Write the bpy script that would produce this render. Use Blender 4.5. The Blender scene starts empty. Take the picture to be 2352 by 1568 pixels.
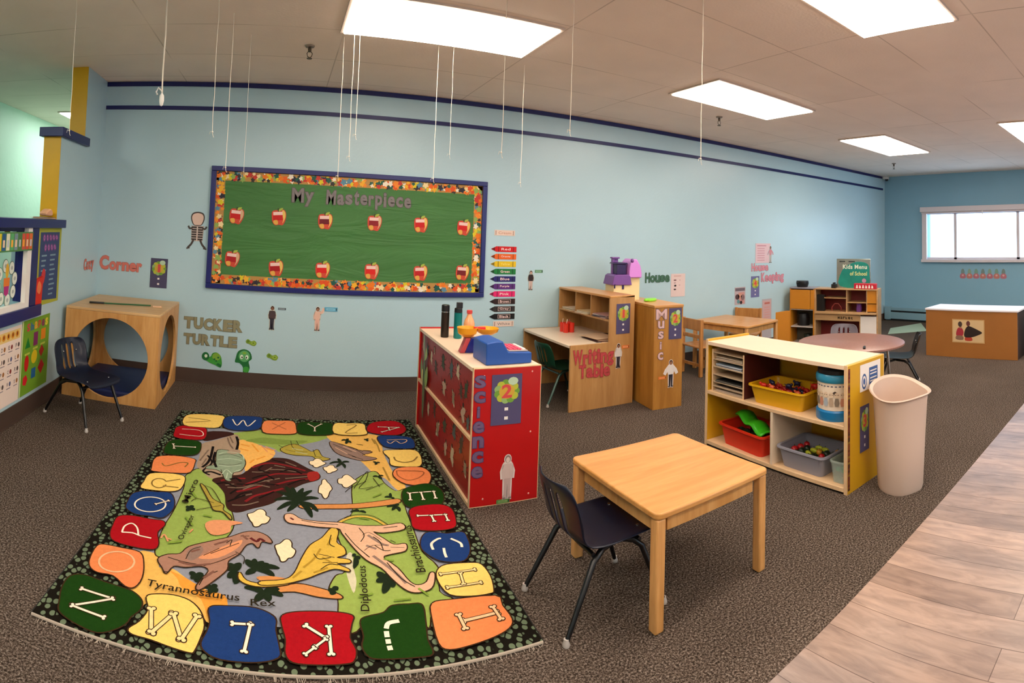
import bpy, bmesh, math, random
from mathutils import Vector, Matrix
S = bpy.context.scene
COL = S.collection
PI = math.pi
random.seed(7)

# ------------------------------------------------------------------ materials
def lin(h):
    h = h.lstrip('#'); v = [int(h[i:i+2], 16)/255 for i in (0, 2, 4)]
    return tuple(c/12.92 if c <= .04045 else ((c+.055)/1.055)**2.4 for c in v)+(1,)
MATS = {}
def mat(name, col, rough=.5, metal=0, spec=.5, noise=None, bump=None, emit=None, coat=0, alpha=None):
    """noise=(scale, amount, stretch xyz) varies the colour of the stuff itself; bump=(scale, strength)."""
    if name in MATS: return MATS[name]
    m = bpy.data.materials.new(name); m.use_nodes = True; nt = m.node_tree; n = nt.nodes; l = nt.links
    p = n['Principled BSDF']; c = lin(col) if isinstance(col, str) else col
    p.inputs['Base Color'].default_value = c; p.inputs['Roughness'].default_value = rough
    p.inputs['Metallic'].default_value = metal; p.inputs['Specular IOR Level'].default_value = spec
    p.inputs['Coat Weight'].default_value = coat
    tc = n.new('ShaderNodeTexCoord')
    if noise:
        mp = n.new('ShaderNodeMapping'); mp.inputs['Scale'].default_value = noise[2] if len(noise) > 2 else (1, 1, 1)
        l.new(tc.outputs['Object'], mp.inputs['Vector'])
        t = n.new('ShaderNodeTexNoise'); t.inputs['Scale'].default_value = noise[0]; t.inputs['Detail'].default_value = 5; t.inputs['Roughness'].default_value = .6
        l.new(mp.outputs[0], t.inputs['Vector'])
        r = n.new('ShaderNodeMapRange'); r.inputs[1].default_value = .3; r.inputs[2].default_value = .7
        r.inputs[3].default_value = 1-noise[1]; r.inputs[4].default_value = 1+noise[1]*.6
        l.new(t.outputs[0], r.inputs[0])
        mx = n.new('ShaderNodeVectorMath'); mx.operation = 'SCALE'; mx.inputs[0].default_value = c[:3]
        l.new(r.outputs[0], mx.inputs['Scale']); l.new(mx.outputs[0], p.inputs['Base Color'])
    if bump:
        t = n.new('ShaderNodeTexNoise'); t.inputs['Scale'].default_value = bump[0]; t.inputs['Detail'].default_value = 3
        l.new(tc.outputs['Object'], t.inputs['Vector'])
        b = n.new('ShaderNodeBump'); b.inputs['Strength'].default_value = bump[1]; b.inputs['Distance'].default_value = .01
        l.new(t.outputs[0], b.inputs['Height']); l.new(b.outputs[0], p.inputs['Normal'])
    if emit:
        p.inputs['Emission Color'].default_value = lin(emit[0]) if isinstance(emit[0], str) else emit[0]; p.inputs['Emission Strength'].default_value = emit[1]
    MATS[name] = m
    return m
def flat(hexc, rough=.55):
    return mat('print_'+hexc.strip('#'), hexc, rough, spec=.3)

def wood(name, c1, c2, axis=0, rough=.38):
    """birch / maple laminate: fine grain along AXIS of the object."""
    if name in MATS: return MATS[name]
    m = mat(name, c1, rough, spec=.45); nt = m.node_tree; n = nt.nodes; l = nt.links; p = n['Principled BSDF']
    tc = n.new('ShaderNodeTexCoord'); mp = n.new('ShaderNodeMapping')
    sc = [9, 9, 9]; sc[axis] = .9; mp.inputs['Scale'].default_value = sc
    l.new(tc.outputs['Object'], mp.inputs['Vector'])
    t = n.new('ShaderNodeTexNoise'); t.inputs['Scale'].default_value = 2.2; t.inputs['Detail'].default_value = 7; t.inputs['Distortion'].default_value = .6
    l.new(mp.outputs[0], t.inputs['Vector'])
    t2 = n.new('ShaderNodeTexNoise'); t2.inputs['Scale'].default_value = 14; t2.inputs['Detail'].default_value = 3
    l.new(mp.outputs[0], t2.inputs['Vector'])
    ad = n.new('ShaderNodeMath'); ad.operation = 'MULTIPLY_ADD'; ad.inputs[1].default_value = .35
    l.new(t2.outputs[0], ad.inputs[0]); l.new(t.outputs[0], ad.inputs[2])
    r = n.new('ShaderNodeValToRGB'); r.color_ramp.elements[0].position = .5; r.color_ramp.elements[1].position = .85
    r.color_ramp.elements[0].color = lin(c1); r.color_ramp.elements[1].color = lin(c2)
    l.new(ad.outputs[0], r.inputs[0]); l.new(r.outputs[0], p.inputs['Base Color'])
    return m

def carpet_mat():
    m = mat('carpet', '#5a4c42', .97, spec=.05); nt = m.node_tree; n = nt.nodes; l = nt.links; p = n['Principled BSDF']
    tc = n.new('ShaderNodeTexCoord')
    a = n.new('ShaderNodeTexNoise'); a.inputs['Scale'].default_value = 125; a.inputs['Detail'].default_value = 4; a.inputs['Roughness'].default_value = .8
    b = n.new('ShaderNodeTexNoise'); b.inputs['Scale'].default_value = 1.3; b.inputs['Detail'].default_value = 3
    v = n.new('ShaderNodeTexVoronoi'); v.inputs['Scale'].default_value = 210
    for t in (a, b, v): l.new(tc.outputs['Object'], t.inputs['Vector'])
    r = n.new('ShaderNodeValToRGB'); e = r.color_ramp.elements
    e[0].position = .38; e[0].color = lin('#1c1612'); e[1].position = .65; e[1].color = lin('#94877d')
    k = e.new(.5); k.color = lin('#4e4239')
    l.new(a.outputs[0], r.inputs[0])
    mr = n.new('ShaderNodeMapRange'); mr.inputs[1].default_value = .3; mr.inputs[2].default_value = .7; mr.inputs[3].default_value = .9; mr.inputs[4].default_value = 1.1
    l.new(b.outputs[0], mr.inputs[0])
    mx = n.new('ShaderNodeVectorMath'); mx.operation = 'SCALE'; l.new(r.outputs[0], mx.inputs[0]); l.new(mr.outputs[0], mx.inputs['Scale'])
    l.new(mx.outputs[0], p.inputs['Base Color'])
    bu = n.new('ShaderNodeBump'); bu.inputs['Strength'].default_value = .7; bu.inputs['Distance'].default_value = .004
    l.new(v.outputs['Distance'], bu.inputs['Height']); l.new(bu.outputs[0], p.inputs['Normal'])
    return m

def plank_mat():
    m = mat('vinyl_planks', '#b08e7c', .33, spec=.5); nt = m.node_tree; n = nt.nodes; l = nt.links; p = n['Principled BSDF']
    tc = n.new('ShaderNodeTexCoord'); mp = n.new('ShaderNodeMapping'); mp.inputs['Rotation'].default_value = (0, 0, PI/2+.02)
    mp.inputs['Location'].default_value = (.16, .06, 0)
    l.new(tc.outputs['Object'], mp.inputs['Vector'])
    br = n.new('ShaderNodeTexBrick'); br.offset = .37; br.inputs['Scale'].default_value = 1; br.inputs['Brick Width'].default_value = 1.2; br.inputs['Row Height'].default_value = .152
    br.inputs['Mortar Size'].default_value = .0016; br.inputs['Mortar Smooth'].default_value = .1; br.inputs['Bias'].default_value = 0
    br.inputs['Color1'].default_value = lin('#ac978b'); br.inputs['Color2'].default_value = lin('#8f7c72'); br.inputs['Mortar'].default_value = lin('#5f4a40')
    l.new(mp.outputs[0], br.inputs['Vector'])
    m2 = n.new('ShaderNodeMapping'); m2.inputs['Scale'].default_value = (11, 2.4, 1); l.new(tc.outputs['Object'], m2.inputs['Vector'])
    t = n.new('ShaderNodeTexNoise'); t.inputs['Scale'].default_value = 2; t.inputs['Detail'].default_value = 8; t.inputs['Roughness'].default_value = .62; t.inputs['Distortion'].default_value = .8
    l.new(m2.outputs[0], t.inputs['Vector'])
    m3 = n.new('ShaderNodeMapping'); m3.inputs['Scale'].default_value = (3.2, .9, 1); l.new(tc.outputs['Object'], m3.inputs['Vector'])
    t3 = n.new('ShaderNodeTexNoise'); t3.inputs['Scale'].default_value = 1.5; t3.inputs['Detail'].default_value = 3; l.new(m3.outputs[0], t3.inputs['Vector'])
    r = n.new('ShaderNodeValToRGB'); e = r.color_ramp.elements; e[0].position = .32; e[0].color = (.55, .51, .51, 1); e[1].position = .62; e[1].color = (1.15, 1.1, 1.07, 1)
    l.new(t.outputs[0], r.inputs[0])
    mx = n.new('ShaderNodeMix'); mx.data_type = 'RGBA'; mx.blend_type = 'MULTIPLY'; mx.inputs[0].default_value = .75
    l.new(br.outputs[0], mx.inputs[6]); l.new(r.outputs[0], mx.inputs[7])
    r3 = n.new('ShaderNodeValToRGB'); e = r3.color_ramp.elements; e[0].position = .38; e[0].color = (.68, .68, .72, 1); e[1].position = .58; e[1].color = (1.08, 1.03, 1, 1)
    l.new(t3.outputs[0], r3.inputs[0])
    mx2 = n.new('ShaderNodeMix'); mx2.data_type = 'RGBA'; mx2.blend_type = 'MULTIPLY'; mx2.inputs[0].default_value = .8
    l.new(mx.outputs[2], mx2.inputs[6]); l.new(r3.outputs[0], mx2.inputs[7])
    l.new(mx2.outputs[2], p.inputs['Base Color'])
    bu = n.new('ShaderNodeBump'); bu.inputs['Strength'].default_value = .35; bu.inputs['Distance'].default_value = .003; l.new(t.outputs[0], bu.inputs['Height']); l.new(bu.outputs[0], p.inputs['Normal'])
    return m

def ceiling_mat():
    m = mat('ceiling_tile', '#d9cfc6', .9, spec=.1); nt = m.node_tree; n = nt.nodes; l = nt.links; p = n['Principled BSDF']
    tc = n.new('ShaderNodeTexCoord'); mp = n.new('ShaderNodeMapping'); mp.inputs['Location'].default_value = (-.33, -3.43, 0)
    l.new(tc.outputs['Object'], mp.inputs['Vector'])
    br = n.new('ShaderNodeTexBrick'); br.offset = 0; br.inputs['Scale'].default_value = 1; br.inputs['Brick Width'].default_value = 1.24; br.inputs['Row Height'].default_value = .62
    br.inputs['Mortar Size'].default_value = .006; br.inputs['Mortar Smooth'].default_value = .6
    br.inputs['Color1'].default_value = (1, 1, 1, 1); br.inputs['Color2'].default_value = (.955, .95, .945, 1); br.inputs['Mortar'].default_value = (.70, .67, .64, 1)
    l.new(mp.outputs[0], br.inputs['Vector'])
    t = n.new('ShaderNodeTexNoise'); t.inputs['Scale'].default_value = 3; t.inputs['Detail'].default_value = 6; l.new(tc.outputs['Object'], t.inputs['Vector'])
    r = n.new('ShaderNodeMapRange'); r.inputs[3].default_value = .93; r.inputs[4].default_value = 1.06; l.new(t.outputs[0], r.inputs[0])
    # joints fade in and out where the filler has cracked
    t2 = n.new('ShaderNodeTexNoise'); t2.inputs['Scale'].default_value = 1.1; l.new(tc.outputs['Object'], t2.inputs['Vector'])
    r2 = n.new('ShaderNodeMapRange'); r2.inputs[1].default_value = .38; r2.inputs[2].default_value = .52; l.new(t2.outputs[0], r2.inputs[0])
    mx = n.new('ShaderNodeMix'); mx.data_type = 'RGBA'; l.new(r2.outputs[0], mx.inputs[0]); mx.inputs[6].default_value = (.985, .985, .985, 1); l.new(br.outputs[0], mx.inputs[7])
    m2 = n.new('ShaderNodeMix'); m2.data_type = 'RGBA'; m2.blend_type = 'MULTIPLY'; m2.inputs[0].default_value = 1; m2.inputs[7].default_value = lin('#fbeadc')
    l.new(mx.outputs[2], m2.inputs[6])
    sc = n.new('ShaderNodeVectorMath'); sc.operation = 'SCALE'; l.new(m2.outputs[2], sc.inputs[0]); l.new(r.outputs[0], sc.inputs['Scale'])
    l.new(sc.outputs[0], p.inputs['Base Color'])
    t3 = n.new('ShaderNodeTexNoise'); t3.inputs['Scale'].default_value = 60; t3.inputs['Detail'].default_value = 4; l.new(tc.outputs['Object'], t3.inputs['Vector'])
    bu = n.new('ShaderNodeBump'); bu.inputs['Strength'].default_value = .25; bu.inputs['Distance'].default_value = .005; l.new(t3.outputs[0], bu.inputs['Height']); l.new(bu.outputs[0], p.inputs['Normal'])
    return m

def pebble_mat():
    m = mat('rug_pebbles', '#20221a', .95, spec=.05); nt = m.node_tree; n = nt.nodes; l = nt.links; p = n['Principled BSDF']
    tc = n.new('ShaderNodeTexCoord'); mp = n.new('ShaderNodeMapping'); mp.inputs['Scale'].default_value = (1, .78, 1); mp.inputs['Rotation'].default_value = (0, 0, .5)
    l.new(tc.outputs['Object'], mp.inputs['Vector'])
    v = n.new('ShaderNodeTexVoronoi'); v.feature = 'DISTANCE_TO_EDGE'; v.inputs['Scale'].default_value = 38; v.inputs['Randomness'].default_value = .8
    l.new(mp.outputs[0], v.inputs['Vector'])
    r = n.new('ShaderNodeValToRGB'); e = r.color_ramp.elements; r.color_ramp.interpolation = 'LINEAR'
    e[0].position = .11; e[0].color = lin('#17130e'); e[1].position = .22; e[1].color = lin('#65725a')
    v2 = n.new('ShaderNodeTexVoronoi'); v2.feature = 'F1'; v2.inputs['Scale'].default_value = 38; v2.inputs['Randomness'].default_value = .8; l.new(mp.outputs[0], v2.inputs['Vector'])
    a = n.new('ShaderNodeMapRange'); a.inputs[1].default_value = .34; a.inputs[2].default_value = .50; a.inputs[3].default_value = .30; a.inputs[4].default_value = .0; l.new(v2.outputs['Distance'], a.inputs[0])
    mn = n.new('ShaderNodeMath'); mn.operation = 'MINIMUM'; sc = n.new('ShaderNodeMath'); sc.operation = 'MULTIPLY'; sc.inputs[1].default_value = 1.9
    l.new(v.outputs['Distance'], sc.inputs[0]); l.new(sc.outputs[0], mn.inputs[0]); l.new(a.outputs[0], mn.inputs[1])
    l.new(mn.outputs[0], r.inputs[0]); l.new(r.outputs[0], p.inputs['Base Color'])
    return m

def glass_mat():
    m = bpy.data.materials.new('window_glass'); m.use_nodes = True; n = m.node_tree.nodes; l = m.node_tree.links; n.clear()
    o = n.new('ShaderNodeOutputMaterial'); mx = n.new('ShaderNodeMixShader'); t = n.new('ShaderNodeBsdfTransparent'); g = n.new('ShaderNodeBsdfGlossy'); g.inputs['Roughness'].default_value = .05
    mx.inputs[0].default_value = .06; l.new(t.outputs[0], mx.inputs[1]); l.new(g.outputs[0], mx.inputs[2]); l.new(mx.outputs[0], o.inputs[0])
    return m

# ------------------------------------------------------------------ mesh builder
class MB:
    def __init__(s): s.v = []; s.f = []; s.m = []; s.sm = []
    def add(s, vs, fs, m, smooth=False):
        b = len(s.v); s.v += [tuple(v) for v in vs]
        for f in fs: s.f.append([b+i for i in f]); s.m.append(m); s.sm.append(smooth)
        return s
    def box(s, a, b, m, T=None):
        x0, y0, z0 = [min(p, q) for p, q in zip(a, b)]; x1, y1, z1 = [max(p, q) for p, q in zip(a, b)]
        vs = [(x0, y0, z0), (x1, y0, z0), (x1, y1, z0), (x0, y1, z0), (x0, y0, z1), (x1, y0, z1), (x1, y1, z1), (x0, y1, z1)]
        if T: vs = [T @ Vector(v) for v in vs]
        return s.add(vs, [(0, 3, 2, 1), (4, 5, 6, 7), (0, 1, 5, 4), (1, 2, 6, 5), (2, 3, 7, 6), (3, 0, 4, 7)], m)
    def prism(s, pts, z0, z1, m, T=None, side=None, cap0=True):
        """polygon in XY (counter-clockwise) extruded z0..z1"""
        ar = sum(pts[i-1][0]*pts[i][1]-pts[i][0]*pts[i-1][1] for i in range(len(pts)))
        if ar < 0: pts = pts[::-1]
        n = len(pts); vs = [(x, y, z0) for x, y in pts]+[(x, y, z1) for x, y in pts]
        if T: vs = [T @ Vector(v) for v in vs]
        s.add(vs, [list(range(n, 2*n))]+([list(range(n-1, -1, -1))] if cap0 else []), m)
        b = len(s.v)-2*n
        for i in range(n):
            j = (i+1) % n; s.f.append([b+i, b+j, b+n+j, b+n+i]); s.m.append(side or m); s.sm.append(False)
        return s
    def sheet(s, pts, z, m):
        ar = sum(pts[i-1][0]*pts[i][1]-pts[i][0]*pts[i-1][1] for i in range(len(pts)))
        if ar < 0: pts = pts[::-1]
        return s.add([(x, y, z) for x, y in pts], [list(range(len(pts)))], m)
    def rect(s, x0, y0, x1, y1, z, m): return s.sheet([(x0, y0), (x1, y0), (x1, y1), (x0, y1)], z, m)
    def disc(s, x, y, rx, ry, z, m, n=20, rot=0):
        c, q = math.cos(rot), math.sin(rot)
        return s.sheet([(x+rx*math.cos(a)*c-ry*math.sin(a)*q, y+rx*math.cos(a)*q+ry*math.sin(a)*c) for a in [2*PI*i/n for i in range(n)]], z, m)
    def tube(s, pts, r, m, n=10, cap=True, rs=None):
        pts = [Vector(p) for p in pts]; vs = []; N = len(pts)
        up = Vector((0, 0, 1))
        for i, p in enumerate(pts):
            d = (pts[min(i+1, N-1)]-pts[max(i-1, 0)]).normalized()
            if abs(d.dot(up)) > .95: a = Vector((1, 0, 0)); a = (a-d*a.dot(d)).normalized()
            else: a = d.cross(up).normalized()
            b = d.cross(a); rr = rs[i] if rs else r
            for k in range(n):
                t = 2*PI*k/n; vs.append(p+(a*math.cos(t)+b*math.sin(t))*rr)
        fs = []
        for i in range(N-1):
            for k in range(n):
                k2 = (k+1) % n; fs.append((i*n+k, i*n+k2, (i+1)*n+k2, (i+1)*n+k))
        if cap: fs += [tuple(range(n-1, -1, -1)), tuple(range((N-1)*n, N*n))]
        return s.add(vs, fs, m, True)
    def lathe(s, prof, m, c=(0, 0), n=24, sx=1, sy=1):
        vs = []
        for r, z in prof:
            for k in range(n):
                t = 2*PI*k/n; vs.append((c[0]+r*sx*math.cos(t), c[1]+r*sy*math.sin(t), z))
        fs = []
        for i in range(len(prof)-1):
            for k in range(n):
                k2 = (k+1) % n; fs.append((i*n+k, i*n+k2, (i+1)*n+k2, (i+1)*n+k))
        if prof[0][0] > 1e-5: fs.append(tuple(range(n-1, -1, -1)))
        if prof[-1][0] > 1e-5: fs.append(tuple(range((len(prof)-1)*n, len(prof)*n)))
        return s.add(vs, fs, m, True)
    def ball(s, c, r, m, n=12, sc=(1, 1, 1)):
        prof = [(max(math.sin(PI*i/n), .001)*r*1, -math.cos(PI*i/n)*r) for i in range(n+1)]
        b = len(s.v); s.lathe(prof, m, (0, 0), 14)
        for i in range(b, len(s.v)): v = s.v[i]; s.v[i] = (c[0]+v[0]*sc[0], c[1]+v[1]*sc[1], c[2]+v[2]*sc[2])
        return s
    def build(s, name, parent=None, loc=(0, 0, 0), rz=0, M=None, bevel=0, world=False, ang=40, seg=2):
        used = sorted({k for f in s.f for k in f})
        if len(used) < len(s.v):
            mp = {k: j for j, k in enumerate(used)}; s.v = [s.v[k] for k in used]; s.f = [[mp[k] for k in f] for f in s.f]
        me = bpy.data.meshes.new(name)
        vs = s.v
        if world and parent is not None:
            Wi = (Matrix.Translation(parent.location) @ Matrix.Rotation(parent.rotation_euler.z, 4, 'Z')).inverted(); vs = [tuple(Wi @ Vector(v)) for v in vs]
        me.from_pydata(vs, [], s.f); names = []
        for mm in s.m:
            if mm.name not in names: names.append(mm.name); me.materials.append(mm)
        me.polygons.foreach_set('material_index', [names.index(mm.name) for mm in s.m])
        me.polygons.foreach_set('use_smooth', [bool(x) or bevel > 0 for x in s.sm])
        me.update(); me.validate()
        if any(s.sm) or bevel > 0: me.set_sharp_from_angle(angle=math.radians(ang))
        o = bpy.data.objects.new(name, me); COL.objects.link(o)
        if parent is not None: o.parent = parent
        if M is not None: o.matrix_world = M
        else: o.location = loc; o.rotation_euler = (0, 0, rz)
        if bevel > 0:
            b = o.modifiers.new('bevel', 'BEVEL'); b.width = bevel; b.segments = seg; b.limit_method = 'ANGLE'; b.angle_limit = math.radians(50)
        return o

def build_each(mb, name, parent=None, **kw):
    """every separate piece of the mesh becomes an object of its own"""
    par = list(range(len(mb.v)))
    def f(i):
        while par[i] != i: par[i] = par[par[i]]; i = par[i]
        return i
    for fc in mb.f:
        for k in fc[1:]: par[f(k)] = f(fc[0])
    groups = {}
    for i, fc in enumerate(mb.f): groups.setdefault(f(fc[0]), []).append(i)
    out = []
    for fi in groups.values():
        b = MB(); ids = sorted({k for i in fi for k in mb.f[i]}); mp = {k: j for j, k in enumerate(ids)}
        b.v = [mb.v[k] for k in ids]; b.f = [[mp[k] for k in mb.f[i]] for i in fi]; b.m = [mb.m[i] for i in fi]; b.sm = [mb.sm[i] for i in fi]
        out.append(b.build(name, parent, **kw))
    return out

def tag(o, label, cat, group=None, kind=None):
    o['label'] = label; o['category'] = cat
    if group: o['group'] = group
    if kind: o['kind'] = kind
    return o
def struct(o): o['kind'] = 'structure'; return o
def thing(name, label, cat, loc=(0, 0, 0), rz=0, group=None):
    o = bpy.data.objects.new(name, None); COL.objects.link(o); o.location = loc; o.rotation_euler = (0, 0, rz); o.empty_display_size = .1
    return tag(o, label, cat, group)
def kids(o): return [c for c in bpy.data.objects if c.parent == o]
def dup(o, parent=None):
    c = o.copy(); COL.objects.link(c); c.parent = parent
    for k in kids(o): dup(k, c)
    return c

def FR(x, y, z, n='-y', roll=0):
    """frame of a flat thing: origin, local X right, local Y up, local Z out of the surface"""
    R = {'-y': ((1, 0, 0), (0, 0, 1), (0, -1, 0)), '+x': ((0, 1, 0), (0, 0, 1), (1, 0, 0)), '-x': ((0, -1, 0), (0, 0, 1), (-1, 0, 0)), '+z': ((1, 0, 0), (0, 1, 0), (0, 0, 1))}[n]
    M = Matrix((R[0]+(0,), R[1]+(0,), R[2]+(0,), (0, 0, 0, 1))).transposed()
    M.translation = Vector((x, y, z))
    return M @ Matrix.Rotation(roll, 4, 'Z')

def text_geo(body, fat=0.0, ext=0.0):
    cu = bpy.data.curves.new('txt', 'FONT'); cu.body = body; cu.size = 1; cu.offset = fat; cu.extrude = ext; cu.resolution_u = 3
    cu.space_character = 1.0+fat*3
    o = bpy.data.objects.new('txt', cu); COL.objects.link(o)
    dg = bpy.context.evaluated_depsgraph_get(); dg.update()
    me = bpy.data.meshes.new_from_object(o.evaluated_get(dg))
    vs = [tuple(v.co) for v in me.vertices]; fs = [tuple(p.vertices) for p in me.polygons]
    bpy.data.objects.remove(o); bpy.data.curves.remove(cu); bpy.data.meshes.remove(me)
    return vs, fs
def put_text(mb, body, m, x, y, w, h, z=.001, fat=.01, ext=0.0, rot=0, outline=None, of=.03):
    """fits BODY into the box (x,y,w,h) (lower left, size) of the plane"""
    vs, fs = text_geo(body, fat, 0)
    xs = [v[0] for v in vs]; ys = [v[1] for v in vs]; x0, x1, y0, y1 = min(xs), max(xs), min(ys), max(ys)
    sx = w/(x1-x0); sy = h/(y1-y0); c, s_ = math.cos(rot), math.sin(rot)
    def tr(v, zz): a = (v[0]-x0)*sx; b = (v[1]-y0)*sy; return (x+a*c-b*s_, y+a*s_+b*c, zz)
    if outline is not None:
        v2, f2 = text_geo(body, fat+of, 0)
        xs2 = [v[0] for v in v2]; dx = (max(xs2)+min(xs2))/2-(x0+x1)/2
        mb.add([tr((v[0]-dx, v[1]), z-.0006) for v in v2], f2, outline)
    if ext > 0:
        n = len(vs); mb.add([tr(v, z) for v in vs], fs, m); mb.add([tr(v, z-ext) for v in vs], [f[::-1] for f in fs], m)
        from collections import Counter
        ec = Counter()
        for f in fs:
            for i in range(len(f)): ec[(f[i], f[(i+1) % len(f)])] += 1
        b = len(mb.v)-2*n
        for (a, d) in list(ec):
            if (d, a) not in ec: mb.f.append([b+d, b+a, b+n+a, b+n+d]); mb.m.append(m); mb.sm.append(False)
    else: mb.add([tr(v, z) for v in vs], fs, m)
    return mb

def smooth_loop(p, k=3):
    out = []; n = len(p)
    for i in range(n):
        a, b, c, d = [Vector(p[(i+j-1) % n]).to_2d() for j in range(4)]
        for q in range(k):
            t = q/k; out.append(tuple(.5*((2*b)+(-a+c)*t+(2*a-5*b+4*c-d)*t*t+(-a+3*b-3*c+d)*t**3)))
    return out
def smooth_line(p, k=4):
    if len(p) < 3: return [tuple(q) for q in p]
    e = [p[0]]+list(p)+[p[-1]]; out = []
    for i in range(1, len(e)-2):
        a, b, c, d = [Vector(e[i+j-1]).to_2d() for j in range(4)]
        for q in range(k):
            t = q/k; out.append(tuple(.5*((2*b)+(-a+c)*t+(2*a-5*b+4*c-d)*t*t+(-a+3*b-3*c+d)*t**3)))
    out.append(tuple(e[-1])); return out
def ribbon(mb, p, w, z, m, taper=False):
    p = smooth_line(p); n = len(p); L = []; R = []
    for i, q in enumerate(p):
        a = Vector(p[max(i-1, 0)]).to_2d(); b = Vector(p[min(i+1, n-1)]).to_2d(); d = (b-a); d = d.normalized() if d.length > 1e-9 else Vector((1, 0))
        nn = Vector((-d.y, d.x))*w/2*(1 if not taper else max(.15, math.sin(PI*(i+.6)/(n+.2)))); q = Vector(q).to_2d(); L.append(q+nn); R.append(q-nn)
    vs = [(v.x, v.y, z) for v in L]+[(v.x, v.y, z) for v in R]
    mb.add(vs, [(i, n+i, n+i+1, i+1) for i in range(n-1)], m)
    return mb
def grow(p, d):
    n = len(p); out = []
    ar = sum(p[i-1][0]*p[i][1]-p[i][0]*p[i-1][1] for i in range(n)); sg = 1 if ar > 0 else -1
    for i in range(n):
        a = Vector(p[i-1]).to_2d(); b = Vector(p[i]).to_2d(); c = Vector(p[(i+1) % n]).to_2d(); t = (c-a)
        if t.length < 1e-9: out.append(tuple(b)); continue
        t.normalize(); out.append((b.x+t.y*d*sg, b.y-t.x*d*sg))
    return out

# common materials
WALL = mat('wall_paint_light_blue', '#b2cfd8', .33, spec=.65, noise=(1.2, .03), bump=(35, .08))
WALL_FAR = mat('wall_paint_blue', '#86b0c4', .5, spec=.35, noise=(1.2, .03), bump=(14, .12))
HALLP = mat('hall_paint_mint', '#c3dfd0', .55, noise=(1.5, .03), bump=(18, .25))
NAVY = mat('navy_paint', '#141a5e', .35)
NAVYD = mat('navy_trim', '#0d1258', .4)
YEL = mat('yellow_paint', '#dba908', .4, noise=(6, .05))
BASEB = mat('brown_rubber_base', '#48362d', .6, noise=(3, .08))
MAPLE = wood('maple_laminate', '#dda566', '#c48a4b', 2)
MAPLEX = wood('maple_grain_x', '#d39a5a', '#c28744', 0, .3)
BIRCH = wood('birch_ply', '#d7a262', '#c18846', 2, .42)
BIRCHL = mat('birch_edge', '#e2bd92', .5, noise=(20, .08))
CREAM = mat('cream_laminate', '#efd2b6', .35, noise=(5, .03))
WHITE = mat('white_plastic', '#ece6de', .35)
PAPER = mat('white_paper', '#efe6df', .7, spec=.2)
BLACK = mat('black_plastic', '#0d0d0f', .4)
CHROME = mat('chrome', '#c9c6c2', .22, metal=1)
LEG = mat('black_painted_steel', '#0a0a0d', .3, spec=.6)
RUG_CORNERS=[(-0.666, 4.076), (1.049, 4.083), (0.943, 1.755), (-0.774, 1.784)]
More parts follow.
